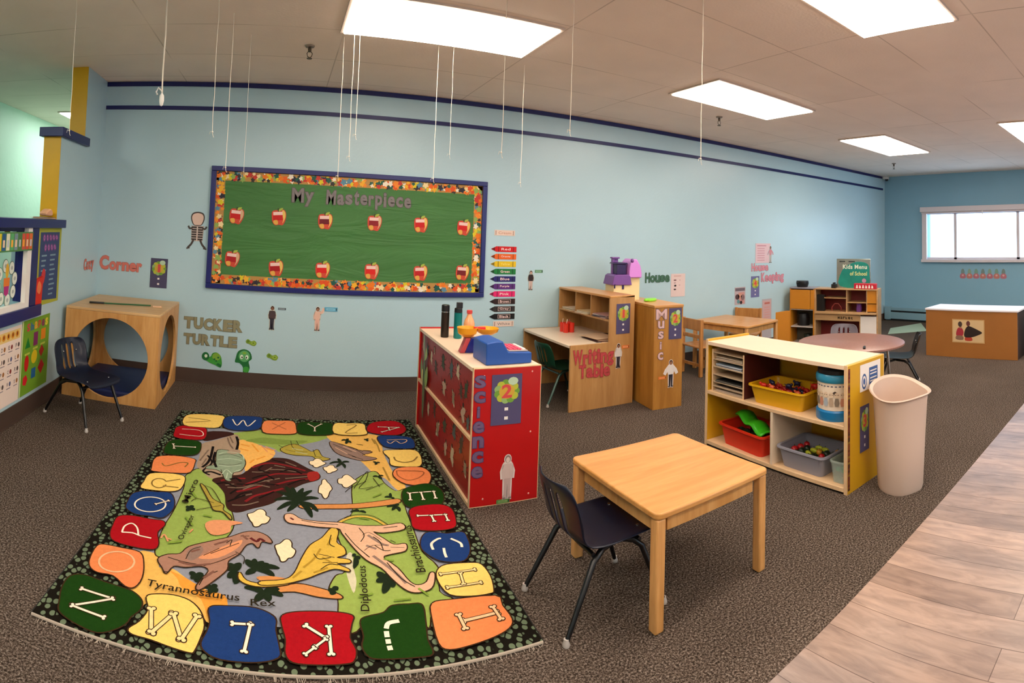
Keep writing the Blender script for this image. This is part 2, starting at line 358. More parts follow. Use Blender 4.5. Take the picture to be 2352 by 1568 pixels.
RUG=[
('p','sky',0,'-453,3785 -69,3835 352,3886 812,3886 822,3431 813,2864 808,2561 803,2279 766,2084 684,1967 463,1987 182,1972 -61,1974 -311,1986 -483,2026 -565,2157 -540,2445 -560,2698 -535,2945 -542,3164 -512,3428 -506,3649'),
('b','sand',0,'-519,2293 -460,2301 -424,2274 -418,2216 -361,2221 -304,2181 -227,2135 -169,2107 -129,2037 -180,1956 -218,2001 -276,2024 -410,2003 -431,1958 -505,2030 -478,2082 -479,2195'),
('b','amber',0,'-373,2206 -304,2181 -219,2127 -143,2112 -129,2037 -178,1965 -228,2074 -306,2116 -337,2171'),
('b','grass',1,'-441,3078 -387,3150 -298,3040 -238,2932 -206,2808 -171,2712 -153,2604 -169,2513 -209,2449 -292,2376 -363,2306 -434,2284 -456,2315 -459,2381 -460,2510 -443,2677 -438,2919 -456,2997'),
('b','grass',0,'-288,3700 -72,3826 171,3831 419,3799 336,3697 282,3656 201,3613 128,3570 58,3475 9,3536 -194,3626'),
('b','sand',0,'397,3808 657,3811 737,3737 708,3495 714,3175 747,3032 718,2957 684,2999 652,3124 599,3184 557,3337 480,3537 388,3700'),
('b','grass',1,'552,3192 616,3211 633,3077 680,2969 740,2982 693,2815 683,2582 678,2396 714,2273 677,2121 715,2059 619,2012 585,1936 564,2004 467,2037 370,1994 314,1947 278,2017 284,2128 255,2179 290,2264 328,2286 355,2392 327,2553 376,2703 422,2767 460,3065'),
('b','cream',0,'349,2405 373,2417 367,2307 367,2228 347,2156 336,2230 334,2308'),
('b','rock',0,'-436,3492 -349,3589 -284,3662 -230,3714 -193,3607 -189,3466 -146,3328 -158,3134 -246,3088 -315,3045 -384,3137 -417,3187 -418,3326'),
('b','lava0',0,'-424,3714 -293,3749 -245,3710 -318,3635 -402,3556 -442,3582'),
('b','lava0',1,'-302,3035 -228,3092 -145,3137 -102,3260 -53,3329 25,3380 119,3368 220,3255 280,3187 269,3117 181,3059 89,2951 22,2839 -76,2770 -149,2721 -196,2759 -220,2890 -265,2978'),
('b','fire',0,'-201,3624 -121,3604 -33,3530 31,3471 -1,3353 -89,3262 -135,3174 -151,3311 -196,3465'),
('s','lava1',0.016,'-136,3005 -56,3084 28,3164 122,3175 261,3186'),
('s','lava1',0.016,'-101,3230 -13,3304 91,3288 206,3225'),
('s','lava1',0.016,'30,3031 121,3093 245,3130'),
('s','lava1',0.016,'-113,2830 -71,2895 -9,2939 78,2999'),
('s','lava1',0.016,'-259,3032 -202,3071 -129,3085'),
('s','lava1',0.016,'-165,2925 -87,2976 -30,3023'),
('s','rock2',0.01,'-216,2964 -134,2980 -43,3060 60,3114'),
('s','rock2',0.01,'2,3218 66,3226 154,3207'),
('s','rock2',0.01,'-139,2883 -84,2916'),
('s','rock2',0.01,'-176,2785 -110,2797 -46,2841'),
('s','rock2',0.01,'-78,3028 -31,3075 5,3067'),
('s','rock2',0.01,'90,3117 165,3138 228,3156'),
('s','rock2',0.01,'-230,2986 -184,3009'),
('s','rock2',0.01,'-133,2956 -65,3018 7,3003'),
('s','rock2',0.01,'27,3280 91,3258'),
('s','rock2',0.01,'-98,3173 -35,3184 14,3248'),
('s','rock2',0.01,'92,3334 156,3280'),
('s','soot',0.012,'-172,3011 -90,3026 -8,3105'),
('s','soot',0.012,'12,3355 92,3318'),
('s','soot',0.012,'-47,2875 31,2957'),
('s','soot',0.012,'-373,3339 -334,3240 -370,3127 -326,3083'),
('s','soot',0.012,'-213,3640 -204,3480'),
('s','soot',0.012,'-38,3270 -61,3208 3,3175'),
('s','soot',0.012,'-170,2842 -141,2906 -85,2940'),
('s','soot',0.012,'-93,3091 -21,3144 29,3096'),
('s','soot',0.012,'59,3197 129,3233 185,3181'),
('s','soot',0.012,'-201,2813 -160,2856 -117,2899'),
('s','soot',0.012,'102,3039 164,3097 201,3113'),
('s','soot',0.012,'-18,3038 54,3034'),
('s','soot',0.012,'-278,2988 -232,3011 -169,2974'),
('s','soot',0.012,'-197,2895 -167,2949'),
('b','lava2',0,'217,3197 275,3215 279,3131 225,3095'),
('b','grdino',1,'-321,3353 -317,3437 -248,3436 -176,3386 -143,3282 -161,3176 -202,3139 -205,3043 -236,3050 -263,3126 -298,3160 -355,3160 -353,3190 -313,3230'),
('s','ink',0.004,'-308,3356 -244,3387 -174,3354'),
('s','ink',0.004,'-294,3234 -217,3237 -162,3279'),
('s','ink',0.004,'-274,3166 -244,3062'),
('b','rock',0,'-267,3415 -211,3479 -180,3434 -217,3393'),
('b','grhill',0,'-164,3613 -52,3691 94,3675 239,3672 165,3609 22,3591'),
('s','grline',0.006,'-310,3372 -260,3417 -177,3402 -152,3327'),
('s','grline',0.006,'-307,3292 -238,3324 -164,3309'),
('s','grline',0.006,'-292,3220 -241,3217 -166,3248'),
('s','grline',0.006,'-261,3112 -243,3173 -207,3124'),
('s','grline',0.006,'-232,3064 -232,3133'),
('s','grline',0.006,'-197,3154 -162,3190'),
('s','soot',0.016,'-333,3399 -330,3287 -302,3188'),
('s','soot',0.016,'-227,3675 -208,3568 -209,3462'),
('s','soot',0.016,'-382,3167 -359,3233 -352,3329 -357,3478'),
('s','soot',0.016,'-360,3101 -325,3125 -266,3097'),
('s','soot',0.016,'-213,3055 -178,3076 -151,3041'),
('s','rock2',0.01,'-407,3250 -393,3334 -377,3421'),
('s','rock2',0.01,'-283,3643 -258,3538 -231,3474'),
('s','rock2',0.01,'-386,3195 -373,3291'),
('s','rock2',0.01,'-270,3665 -239,3561'),
('s','amber',0.012,'-189,3554 -131,3530'),
('s','amber',0.012,'-190,3483 -134,3460'),
('s','amber',0.012,'-119,3568 -72,3455'),
('s','amber',0.012,'-25,3514 24,3487'),
('s','amber',0.012,'-80,3340 -29,3396'),
('s','amber',0.012,'-117,3287 -93,3338'),
('s','salmon',0.009,'-33,3547 10,3502 34,3505'),
('s','salmon',0.009,'-3,3433 25,3420'),
('s','salmon',0.009,'-62,3560 -17,3464'),
('b','olive',1,'65,3527 150,3608 219,3543 259,3495 296,3531 317,3431 361,3393 292,3366 255,3428 160,3436 92,3462'),
('b','mauve',1,'384,3662 454,3627 543,3537 637,3499 567,3451 648,3397 562,3369 473,3419 405,3502'),
('s','ink2',0.004,'130,3661 136,3570 156,3520'),
('s','ink2',0.004,'166,3665 179,3593'),
('s','ink2',0.004,'93,3513 162,3487 231,3493'),
('s','ink2',0.004,'268,3530 276,3429'),
('s','ink2',0.004,'79,3546 51,3578'),
('s','ink2',0.004,'255,3428 315,3415'),
('s','grline',0.006,'135,3535 204,3516'),
('s','grline',0.006,'155,3486 229,3459'),
('s','ink2',0.005,'403,3626 448,3572 511,3503'),
('s','ink2',0.005,'439,3627 520,3573 581,3501'),
('s','ink2',0.005,'502,3435 564,3385'),
('s','ink2',0.005,'479,3469 527,3418'),
('s','ink2',0.005,'597,3608 556,3627'),
('s','ink2',0.005,'633,3517 585,3527'),
('s','ink2',0.005,'543,3537 587,3450'),
('s','pink',0.006,'412,3572 479,3469'),
('s','pink',0.006,'464,3591 539,3502'),
('s','sandink',0.01,'685,3700 691,3604 687,3497'),
('s','sandink',0.01,'666,3269 669,3179 672,3094'),
('s','sandink',0.01,'673,3720 680,3624'),
('b','cloud',1,'128,2433 123,2403 111,2381 97,2376 85,2355 69,2351 62,2382 54,2402 49,2427 43,2461 62,2476 73,2491 86,2511 103,2511 113,2486 113,2455'),
('b','cloud',1,'338,3005 323,2974 316,2945 307,2915 294,2901 285,2924 281,2950 267,2962 270,3003 277,3039 289,3059 296,3105 311,3116 319,3084 327,3067 334,3042'),
('b','cloud',1,'485,3096 466,3072 453,3055 439,3038 421,3021 405,3034 401,3060 384,3070 382,3097 389,3125 409,3135 420,3161 440,3177 455,3159 464,3140 471,3120'),
('b','cloud',1,'331,3333 318,3312 305,3298 292,3287 277,3271 260,3276 255,3299 241,3308 236,3328 238,3351 259,3360 268,3378 284,3393 301,3384 310,3366 315,3350'),
('b','cloud',1,'392,3252 383,3233 372,3221 360,3215 347,3200 332,3202 329,3223 320,3233 316,3250 315,3271 333,3278 343,3290 356,3303 370,3299 378,3282 379,3266'),
('b','cloud',1,'12,2689 7,2659 -6,2638 -23,2632 -37,2610 -56,2605 -66,2635 -76,2652 -84,2675 -92,2707 -70,2722 -58,2738 -43,2758 -23,2759 -9,2736 -7,2708'),
('b','trunk',1,'170,2828 302,2837 427,2840 547,2857 670,2877 665,2833 539,2809 422,2798 299,2796 177,2794'),
('s','leaf',0.034,'157,2857 94,2935 41,2956'),
('s','leaf',0.034,'157,2857 95,2891 33,2863'),
('s','leaf',0.034,'157,2857 107,2840 48,2770'),
('s','leaf',0.034,'157,2857 116,2953 92,3020'),
('s','leaf',0.034,'157,2857 162,2936 185,3008'),
('s','leaf',0.034,'157,2857 187,2937 231,2986'),
('s','leaf',0.034,'157,2857 208,2903 262,2899'),
('s','leaf',0.034,'157,2857 211,2835 249,2767'),
('s','leaf',0.034,'157,2857 197,2797 216,2709'),
('s','leaf',0.034,'157,2857 135,2941 129,3014'),
('s','leaf',0.034,'157,2857 134,2821 99,2758'),
('b','trunk',1,'33,2169 127,2207 215,2184 286,2148 293,2123 211,2134 120,2161 33,2149'),
('b','trunk',0,'-29,2235 27,2247 94,2236 93,2215 0,2211'),
('s','leaf',0.034,'-31,2280 -60,2319 -78,2344'),
('s','leaf',0.034,'-31,2280 -42,2318 -42,2355'),
('s','leaf',0.034,'-31,2280 -23,2316 -5,2342'),
('s','leaf',0.034,'-31,2280 14,2309 62,2301'),
('s','leaf',0.034,'-31,2280 8,2278 41,2248'),
('s','leaf',0.034,'-31,2280 -50,2271 -72,2246'),
('s','leaf',0.034,'-31,2280 -10,2312 18,2327'),
('s','leaf',0.037399999999999996,'-115,2255 -138,2276 -154,2283'),
('s','leaf',0.037399999999999996,'-115,2255 -133,2285 -142,2309'),
('s','leaf',0.037399999999999996,'-115,2255 -112,2289 -99,2317'),
('s','leaf',0.037399999999999996,'-115,2255 -125,2239 -140,2212'),
('s','leaf',0.037399999999999996,'-115,2255 -103,2238 -98,2214'),
('s','leaf',0.037399999999999996,'-115,2255 -106,2218 -109,2180'),
('s','leaf',0.034,'2,2144 -10,2123 -29,2091'),
('s','leaf',0.034,'2,2144 17,2124 23,2097'),
('s','leaf',0.034,'2,2144 30,2168 62,2170'),
('s','leaf',0.034,'2,2144 -20,2159 -39,2159'),
('s','leaf',0.034,'2,2144 -39,2168 -73,2164'),
('s','leaf',0.034,'2,2144 40,2151 76,2131'),
('s','leaf',0.0272,'-264,2196 -272,2190 -282,2175'),
('s','leaf',0.0272,'-264,2196 -282,2209 -295,2211'),
('s','leaf',0.0272,'-264,2196 -253,2210 -238,2214'),
('s','leaf',0.0272,'-264,2196 -245,2199 -228,2188'),
('s','leaf',0.0272,'-264,2196 -258,2179 -258,2160'),
('s','leaf',0.0272,'-194,2143 -211,2145 -227,2135'),
('s','leaf',0.0272,'-194,2143 -186,2153 -175,2157'),
('s','leaf',0.0272,'-194,2143 -183,2132 -177,2115'),
('s','leaf',0.0272,'-194,2143 -196,2127 -203,2105'),
('s','leaf',0.034,'485,2218 471,2253 463,2277'),
('s','leaf',0.034,'485,2218 467,2222 445,2211'),
('s','leaf',0.034,'485,2218 479,2180 460,2141'),
('s','leaf',0.034,'485,2218 501,2200 507,2172'),
('s','leaf',0.034,'485,2218 491,2241 504,2261'),
('s','leaf',0.034,'485,2218 509,2224 530,2212'),
('s','leaf',0.023799999999999998,'385,2391 378,2400 372,2404'),
('s','leaf',0.023799999999999998,'385,2391 393,2381 396,2365'),
('s','leaf',0.023799999999999998,'385,2391 382,2349 367,2307'),
('s','leaf',0.0272,'271,2169 261,2170 250,2164'),
('s','leaf',0.0272,'271,2169 279,2182 290,2189'),
('s','leaf',0.0272,'271,2169 267,2158 258,2144'),
('s','leaf',0.0204,'645,2803 625,2811 599,2799'),
('s','leaf',0.0204,'645,2803 656,2815 667,2818'),
('s','leaf',0.0204,'645,2803 655,2780 656,2749'),
('s','leaf',0.0204,'645,2803 635,2786 619,2762'),
('s','leaf',0.017,'641,2895 625,2906 605,2899'),
('s','leaf',0.017,'641,2895 641,2920 646,2943'),
('s','leaf',0.017,'641,2895 648,2889 651,2875'),
('s','leaf',0.017,'452,2766 432,2773 408,2759'),
('s','leaf',0.017,'452,2766 471,2765 485,2748'),
('s','leaf',0.017,'452,2766 444,2779 437,2784'),
('s','leaf',0.0204,'427,3335 392,3349 352,3322'),
('s','leaf',0.0204,'427,3335 417,3372 412,3397'),
('s','leaf',0.0204,'427,3335 452,3355 475,3347'),
('s','leaf',0.0204,'427,3335 438,3305 440,3263'),
('s','leaf',0.0204,'427,3335 412,3313 389,3275'),
('s','leaf',0.0204,'499,3687 483,3698 465,3686'),
('s','leaf',0.0204,'499,3687 506,3706 515,3717'),
('s','leaf',0.0204,'499,3687 496,3659 487,3628'),
('s','leaf',0.0204,'499,3687 514,3674 523,3643'),
('s','leaf',0.017,'632,3695 625,3703 616,3701'),
('s','leaf',0.017,'632,3695 641,3710 650,3716'),
('s','leaf',0.017,'632,3695 636,3685 637,3670'),
('s','leaf',0.017,'637,3330 628,3342 618,3343'),
('s','leaf',0.017,'637,3330 648,3335 658,3328'),
('s','leaf',0.017,'637,3330 634,3319 627,3305'),
('s','leaf',0.017,'615,3143 601,3152 585,3145'),
('s','leaf',0.017,'615,3143 632,3156 647,3152'),
('s','leaf',0.017,'615,3143 625,3132 629,3110'),
('s','leaf',0.023799999999999998,'-372,2697 -386,2707 -396,2708'),
('s','leaf',0.023799999999999998,'-372,2697 -368,2716 -360,2727'),
('s','leaf',0.023799999999999998,'-372,2697 -378,2687 -385,2669'),
('s','leaf',0.023799999999999998,'-372,2697 -360,2696 -349,2684'),
('b','yeldino',1,'-97,2253 -69,2207 -7,2194 90,2216 93,2199 -6,2176 -68,2186 -98,2214'),
('b','yeldino',1,'-9,2208 80,2227 122,2272 153,2366 195,2469 253,2532 300,2611 330,2589 313,2498 340,2457 342,2405 302,2381 352,2365 353,2343 298,2339 341,2302 342,2285 287,2304 221,2273 170,2241 80,2202 -8,2187'),
('s','yeldino',0.014,'305,2582 346,2664 428,2714 510,2693 577,2596'),
('s','ink',0.004,'318,2626 348,2684 430,2730 514,2713 584,2608'),
('s','ink',0.004,'229,2406 294,2381'),
('s','ink',0.004,'240,2345 305,2345'),
('b','pink',1,'90,2725 124,2728 165,2686 247,2668 346,2659 433,2631 549,2622 635,2633 639,2581 538,2563 491,2574 529,2513 566,2460 618,2460 606,2408 537,2391 502,2369 546,2290 576,2194 605,2167 644,2182 673,2234 687,2225 662,2156 630,2130 581,2127 546,2156 511,2226 482,2298 426,2363 380,2469 348,2567 332,2611 244,2622 163,2640 106,2651 86,2685'),
('s','mauve',0.014,'462,2547 513,2473 542,2456'),
('s','mauve',0.014,'460,2386 527,2269 560,2186'),
('s','mauve',0.014,'442,2465 483,2435'),
('s','ink',0.003,'438,2549 473,2568 518,2500'),
('s','ink',0.003,'428,2427 472,2463 534,2457'),
('s','ink',0.003,'547,2442 608,2432'),
('s','dkred',0.01,'111,2695 127,2677'),
('b','brdino',1,'-432,2260 -400,2301 -351,2322 -323,2381 -240,2442 -159,2493 -99,2542 -44,2555 5,2526 26,2476 -17,2482 -31,2433 -55,2463 -85,2445 -110,2376 -150,2319 -151,2260 -192,2185 -241,2116 -252,2140 -220,2235 -252,2262 -314,2240 -363,2233 -382,2181 -402,2209'),
('b','salmon',0,'-274,2311 -217,2381 -118,2473 -102,2469 -121,2413 -195,2329'),
('b','mauve',0,'-325,2304 -320,2362 -280,2399 -261,2371 -275,2317 -300,2286'),
('s','dkred',0.014,'-69,2502 -40,2478 -26,2501 -5,2483'),
('s','ink',0.004,'-323,2292 -312,2358 -275,2393'),
('s','ink',0.004,'-245,2264 -179,2314 -118,2375'),
('b','olive2',1,'-358,2952 -331,2929 -279,2818 -220,2770 -215,2719 -176,2678 -169,2640 -213,2703 -257,2710 -283,2773'),
('s','ink',0.004,'-379,2765 -349,2801 -265,2777'),
('s','ink',0.004,'-341,2689 -301,2716 -228,2759'),
('s','ink',0.004,'-343,2946 -292,2919 -231,2785'),
('b','salmon',0,'-282,2576 -246,2619 -164,2630 -109,2620 -160,2588 -163,2535 -215,2496 -256,2508'),
('s','salmon',0.008,'-454,2410 -445,2441 -419,2394'),
('s','salmon',0.008,'-432,2417 -407,2411'),
('s','salmon',0.008,'-341,2487 -330,2519'),
('s','ink2',0.004,'457,3004 526,3148 566,3214 539,3104 486,3003 564,3020'),
('s','ink2',0.004,'520,2982 629,3056'),
('s','ink2',0.004,'406,2966 450,3024 536,3083'),
('s','ink2',0.004,'582,3124 602,3017'),
('s','ink2',0.004,'-396,2283 -334,2271 -275,2268'),
('s','ink2',0.004,'-228,2353 -173,2403 -116,2453'),
('s','ink2',0.004,'-255,2334 -196,2398'),
('s','ink2',0.004,'-170,2443 -149,2474 -153,2426'),
('s','ink2',0.004,'-113,2509 -74,2515'),
('s','ink2',0.004,'-245,2142 -229,2199 -185,2242'),
('s','ink2',0.004,'-251,2114 -224,2110 -211,2118'),
('s','ink2',0.004,'-397,2187 -376,2188'),
('s','ink2',0.004,'-126,2386 -87,2355 -87,2307'),
('s','brshade',0.012,'-348,2267 -288,2259 -219,2282'),
('s','brshade',0.012,'-310,2346 -276,2373'),
('s','brshade',0.012,'-106,2517 -80,2486'),
('s','brshade',0.012,'-234,2187 -199,2239'),
('s','brshade',0.012,'-221,2419 -164,2465'),
('s','ink2',0.004,'164,2675 246,2653 335,2641'),
('s','ink2',0.004,'360,2567 395,2468 443,2375'),
('s','ink2',0.004,'545,2600 613,2607'),
('s','ink2',0.004,'480,2462 511,2420 542,2416'),
('s','ink2',0.004,'510,2331 546,2221 589,2159'),
('s','ink2',0.004,'430,2608 446,2548 422,2494'),
('s','ink2',0.004,'557,2496 577,2473'),
('s','ink2',0.004,'484,2531 508,2487 511,2420'),
('s','yelshade',0.01,'159,2308 205,2368 239,2444'),
('s','yelshade',0.01,'114,2238 151,2285'),
('s','yelshade',0.01,'242,2381 276,2345'),
('s','yelshade',0.01,'292,2525 272,2471'),
('s','yelshade',0.01,'199,2275 259,2310'),
('s','ink2',0.004,'207,2405 227,2369 279,2381'),
('s','ink2',0.004,'229,2298 268,2333 304,2327'),
('s','ink2',0.004,'295,2553 281,2484 302,2458'),
('s','grasshade',0.01,'443,2701 492,2682'),
('s','grasshade',0.01,'500,2357 542,2340'),
('s','grasshade',0.01,'600,2147 629,2099'),
('s','grasshade',0.01,'363,2124 419,2140'),
('s','grasshade',0.01,'545,2903 598,2938'),
('s','grasshade',0.01,'491,2092 558,2092'),
('s','grasshade',0.012,'-379,2613 -335,2547'),
('s','grasshade',0.012,'-416,2381 -360,2411'),
('s','grasshade',0.012,'-301,2650 -257,2644'),
('s','grasshade',0.012,'-397,2872 -359,2807'),
('b','green',1,'-706,1877 -726,1951 -722,2021 -675,2050 -601,2044 -535,2039 -478,2030 -435,1995 -429,1949 -450,1905 -458,1866 -489,1824 -535,1792 -600,1797 -659,1814 -691,1835'),
('b','yellow',1,'-421,2020 -393,2044 -329,2058 -267,2045 -221,2000 -198,1935 -202,1876 -213,1815 -226,1805 -286,1812 -360,1825 -422,1828 -440,1847 -414,1891 -399,1959'),
('b','blue',1,'-189,2026 -130,2045 -27,2051 44,2011 48,1947 61,1869 58,1828 -9,1803 -122,1798 -176,1820 -193,1854 -182,1905 -177,1957'),
('b','orange',1,'-692,2169 -693,2248 -669,2272 -592,2278 -515,2275 -482,2206 -467,2119 -479,2060 -512,2053 -574,2095 -638,2090 -676,2114'),
('b','red',1,'-679,2428 -678,2508 -618,2540 -533,2540 -475,2544 -460,2510 -478,2445 -456,2368 -464,2319 -538,2306 -635,2315 -669,2357'),
('b','blue',1,'-673,2739 -630,2785 -559,2801 -497,2813 -460,2741 -452,2657 -482,2573 -540,2569 -607,2561 -665,2597 -675,2664'),
('b','yellow',1,'-642,2988 -551,3025 -471,3024 -448,2978 -453,2875 -492,2834 -563,2819 -648,2817 -651,2887'),
('b','orange',1,'-657,3207 -557,3261 -444,3253 -430,3197 -436,3079 -505,3047 -631,3026 -650,3064'),
('b','green',1,'-630,3462 -571,3512 -458,3518 -430,3442 -435,3332 -498,3288 -613,3275 -637,3333'),
('b','red',1,'-633,3711 -581,3762 -460,3767 -428,3695 -426,3572 -496,3536 -612,3543 -631,3630'),
('b','yellow',1,'-609,3959 -496,4022 -355,4025 -343,3937 -360,3795 -460,3767 -595,3774'),
('b','blue',1,'-332,3994 -241,4054 -87,4061 -71,3963 -90,3823 -208,3773 -319,3806'),
('b','orange',1,'-54,3979 40,4006 151,4011 168,3862 158,3779 50,3759 -55,3778'),
('b','green',1,'181,3948 223,4008 326,4006 429,3990 427,3882 410,3789 281,3765 185,3792'),
('b','yellow',1,'449,3991 541,3998 653,3990 653,3884 647,3791 545,3772 427,3810'),
('b','red',1,'697,3978 785,4039 900,4032 942,3928 926,3826 857,3766 751,3780 664,3842'),
('b','blue',1,'720,3744 842,3751 939,3694 930,3558 886,3520 765,3546 719,3607'),
('b','yellow',1,'710,3495 803,3506 913,3489 924,3377 888,3254 792,3255 719,3286 728,3386'),
('b','orange',1,'733,3225 800,3246 892,3229 919,3153 900,3065 855,3007 752,3033 704,3136'),
('b','green',1,'713,2945 774,2998 877,3014 923,2932 903,2817 843,2755 736,2764 693,2815'),
('b','red',1,'704,2743 758,2779 868,2777 916,2721 901,2603 870,2546 783,2541 690,2573 693,2660'),
('b','blue',1,'702,2489 747,2533 822,2503 898,2500 904,2445 884,2350 833,2283 751,2297 709,2338 681,2409'),
('b','yellow',1,'704,2239 752,2271 855,2258 894,2234 901,2151 881,2064 861,2049 784,2056 709,2086 689,2173'),
('b','orange',1,'629,2048 699,2053 874,2028 878,1968 882,1887 855,1849 793,1827 699,1814 625,1814 598,1849 609,1976'),
('b','green',1,'350,1987 372,2011 439,2027 478,2060 544,2059 588,2047 577,1955 562,1873 563,1809 514,1804 400,1814 356,1827 340,1873 352,1919'),
('b','red',1,'73,2021 136,2043 250,2044 323,2023 315,1980 301,1915 314,1860 303,1816 273,1804 173,1803 106,1811 84,1846 85,1906 73,1970'),
('n','bone',0.016,'-660,1971 -534,1967'),
('n','bone',0.016,'-534,1967 -659,1873'),
('n','bone',0.016,'-659,1873 -534,1864'),
('n','yelbone',0.022,'-391,1967 -364,1852'),
('n','yelbone',0.022,'-364,1852 -310,1964'),
('n','yelbone',0.022,'-310,1964 -261,1850'),
('n','yelbone',0.022,'-261,1850 -226,1974'),
('n','bone',0.018,'-103,1960 -38,1965'),
('n','bone',0.018,'-38,1965 -52,1838'),
('s','bone2',0.008,'-518,2205 -518,2175 -530,2146 -553,2125 -581,2113 -611,2113 -636,2126 -651,2150 -654,2180 -643,2211 -620,2235 -590,2248 -558,2246 -533,2230 -518,2205'),
('s','bone',0.008,'-626,2390 -628,2441 -604,2474 -572,2448 -553,2397'),
('s','bone',0.008,'-627,2389 -580,2401 -545,2392 -493,2390'),
('s','bone',0.008,'-492,2692 -493,2660 -507,2631 -533,2608 -564,2597 -595,2599 -621,2614 -635,2640 -636,2672 -623,2704 -597,2729 -564,2741 -531,2738 -505,2720 -492,2692'),
('n','bone',0.012,'-540,2679 -485,2733'),
('s','inky',0.008,'-533,2891 -537,2873 -546,2858 -558,2848 -573,2846 -587,2851 -599,2862 -607,2879 -610,2898 -608,2917 -599,2934 -587,2945 -572,2948 -557,2944 -544,2932'),
('s','inky',0.008,'-547,2874 -464,2881'),
('s','inky',0.008,'-544,2926 -472,2975'),
('s','inky',0.008,'-610,3138 -583,3107 -544,3144 -510,3179 -467,3185 -475,3129'),
('n','bone',0.012,'-601,3429 -582,3361'),
('n','bone',0.012,'-592,3396 -460,3419'),
('s','bone',0.006,'-593,3691 -480,3702 -442,3643 -465,3600 -593,3596'),
('s','inky',0.007,'-589,3918 -429,3903 -591,3820'),
('s','bone',0.009,'-279,3971 -238,3859 -203,3971 -165,3858 -116,3989'),
('s','inky2',0.008,'1,3956 102,3843'),
('s','inky2',0.008,'96,3981 4,3829'),
('n','bone',0.012,'257,3967 300,3906'),
('n','bone',0.012,'352,3975 300,3906'),
('n','bone',0.012,'300,3906 296,3833'),
('s','inky',0.009,'529,3960 601,3961 504,3812 588,3812'),
('n','bone',0.012,'751,3923 899,3903'),
('n','bone',0.012,'899,3903 758,3822'),
('n','bone',0.012,'824,3909 819,3852'),
('s','bone2',0.006,'762,3649 778,3612 822,3656 847,3606 892,3638 886,3675 766,3673'),
('s','inky',0.01,'758,3397 760,3345 804,3310 863,3328 904,3385'),
('s','inky2',0.008,'733,3201 729,3133 771,3073 842,3096 882,3171 733,3201'),
('n','bone',0.014,'736,2923 880,2920'),
('n','bone',0.014,'746,2921 733,2846'),
('n','bone',0.014,'808,2922 801,2840'),
('n','bone',0.014,'878,2920 868,2843'),
('n','bone',0.014,'730,2684 868,2670'),
('n','bone',0.014,'798,2676 797,2618'),
('n','bone',0.014,'868,2670 864,2612'),
('s','bone',0.012,'727,2387 732,2434 769,2465 786,2466'),
('s','bone',0.012,'829,2456 860,2412 857,2378'),
('s','bone',0.012,'776,2390 769,2351 767,2319'),
('n','yelbone',0.014,'708,2212 857,2207'),
('n','yelbone',0.014,'710,2124 851,2119'),
('n','yelbone',0.014,'790,2201 780,2128'),
('n','orbone',0.022,'709,1929 847,1934'),
('n','orbone',0.018,'705,1967 706,1889'),
('n','orbone',0.018,'841,1971 845,1896'),
('s','bone',0.018,'433,1944 447,1970 486,1976'),
('s','bone',0.018,'431,1932 429,1903'),
('s','bone',0.018,'429,1894 428,1873'),
('s','bone',0.018,'428,1864 429,1844'),
('n','bone',0.018,'234,1970 232,1841'),
('n','bone',0.018,'152,1974 220,1914'),
('n','bone',0.014,'220,1910 182,1875'),
('n','bone',0.014,'179,1871 146,1841')]
RUG_TEXT=[('Tyrannosaurus', (-0.44, 2.064), (-0.086, 2.063), 0.052), ('Rex', (-0.043, 2.056), (0.05, 2.063), 0.037), ('Brachiosaurus', (0.655, 2.237), (0.675, 2.599), 0.041), ('Diplodocus', (0.399, 2.036), (0.425, 2.309), 0.042), ('Oviraptor', (-0.349, 2.414), (-0.331, 2.626), 0.034), ('Micro', (-0.388, 2.736), (-0.373, 2.989), 0.035)]
# ------------------------------------------------------------------ the room
WB, WLX, WR, CZ = 4.86, -1.65, 9.19, 2.65
struct(MB().box((-3.3, 1.18, -.1), (9.4, 8.2, 0), carpet_mat()).build('floor'))
struct(MB().box((-3.3, -4.1, -.1), (9.4, 1.18, -.002), plank_mat()).build('floor'))
struct(MB().box((-3.4, -4.2, CZ), (9.4, 8.2, CZ+.1), ceiling_mat()).build('ceiling'))
struct(MB().box((-1.79, WB, 0), (9.33, 5.0, CZ), WALL).build('wall_back'))
w = MB()
for y0, y1, z0, z1 in ((4.344, WB, 0, CZ), (3.845, 4.344, 0, 1.985), (3.41, 3.845, 0, 1.30), (2.1, 3.41, 0, .77), (-4.1, 2.1, 0, CZ)):
    w.box((-1.79, y0, z0), (WLX, y1, z1), WALL)
struct(w.build('wall_left'))
w = MB()   # window wall, opening y 1.8..3.99, z 1.12..1.96
w.box((WR, 3.99, 0), (9.33, 5.0, CZ), WALL_FAR).box((WR, -4.1, 0), (9.33, 1.8, CZ), WALL_FAR).box((WR, 1.8, 0), (9.33, 3.99, 1.12), WALL_FAR).box((WR, 1.8, 1.96), (9.33, 3.99, CZ), WALL_FAR)
struct(w.build('wall_right'))
struct(MB().box((-3.3, -4.2, 0), (4.0, -4.1, CZ), WALL).box((8.0, -4.2, 0), (9.4, -4.1, CZ), WALL).box((4.0, -4.2, 0), (8.0, -4.1, .95), WALL).box((4.0, -4.2, 2.15), (8.0, -4.1, CZ), WALL).build('wall_front'))
w = MB().box((-3.3, -4.1, 0), (-3.16, 8.1, CZ), HALLP)
struct(w.build('wall_hall'))
struct(MB().box((-3.3, 8.1, 0), (-1.5, 8.2, CZ), HALLP).build('wall_hall_end'))
struct(MB().box((-1.79, 5.0, 0), (-1.65, 8.1, CZ), HALLP).build('wall_hall_inner'))
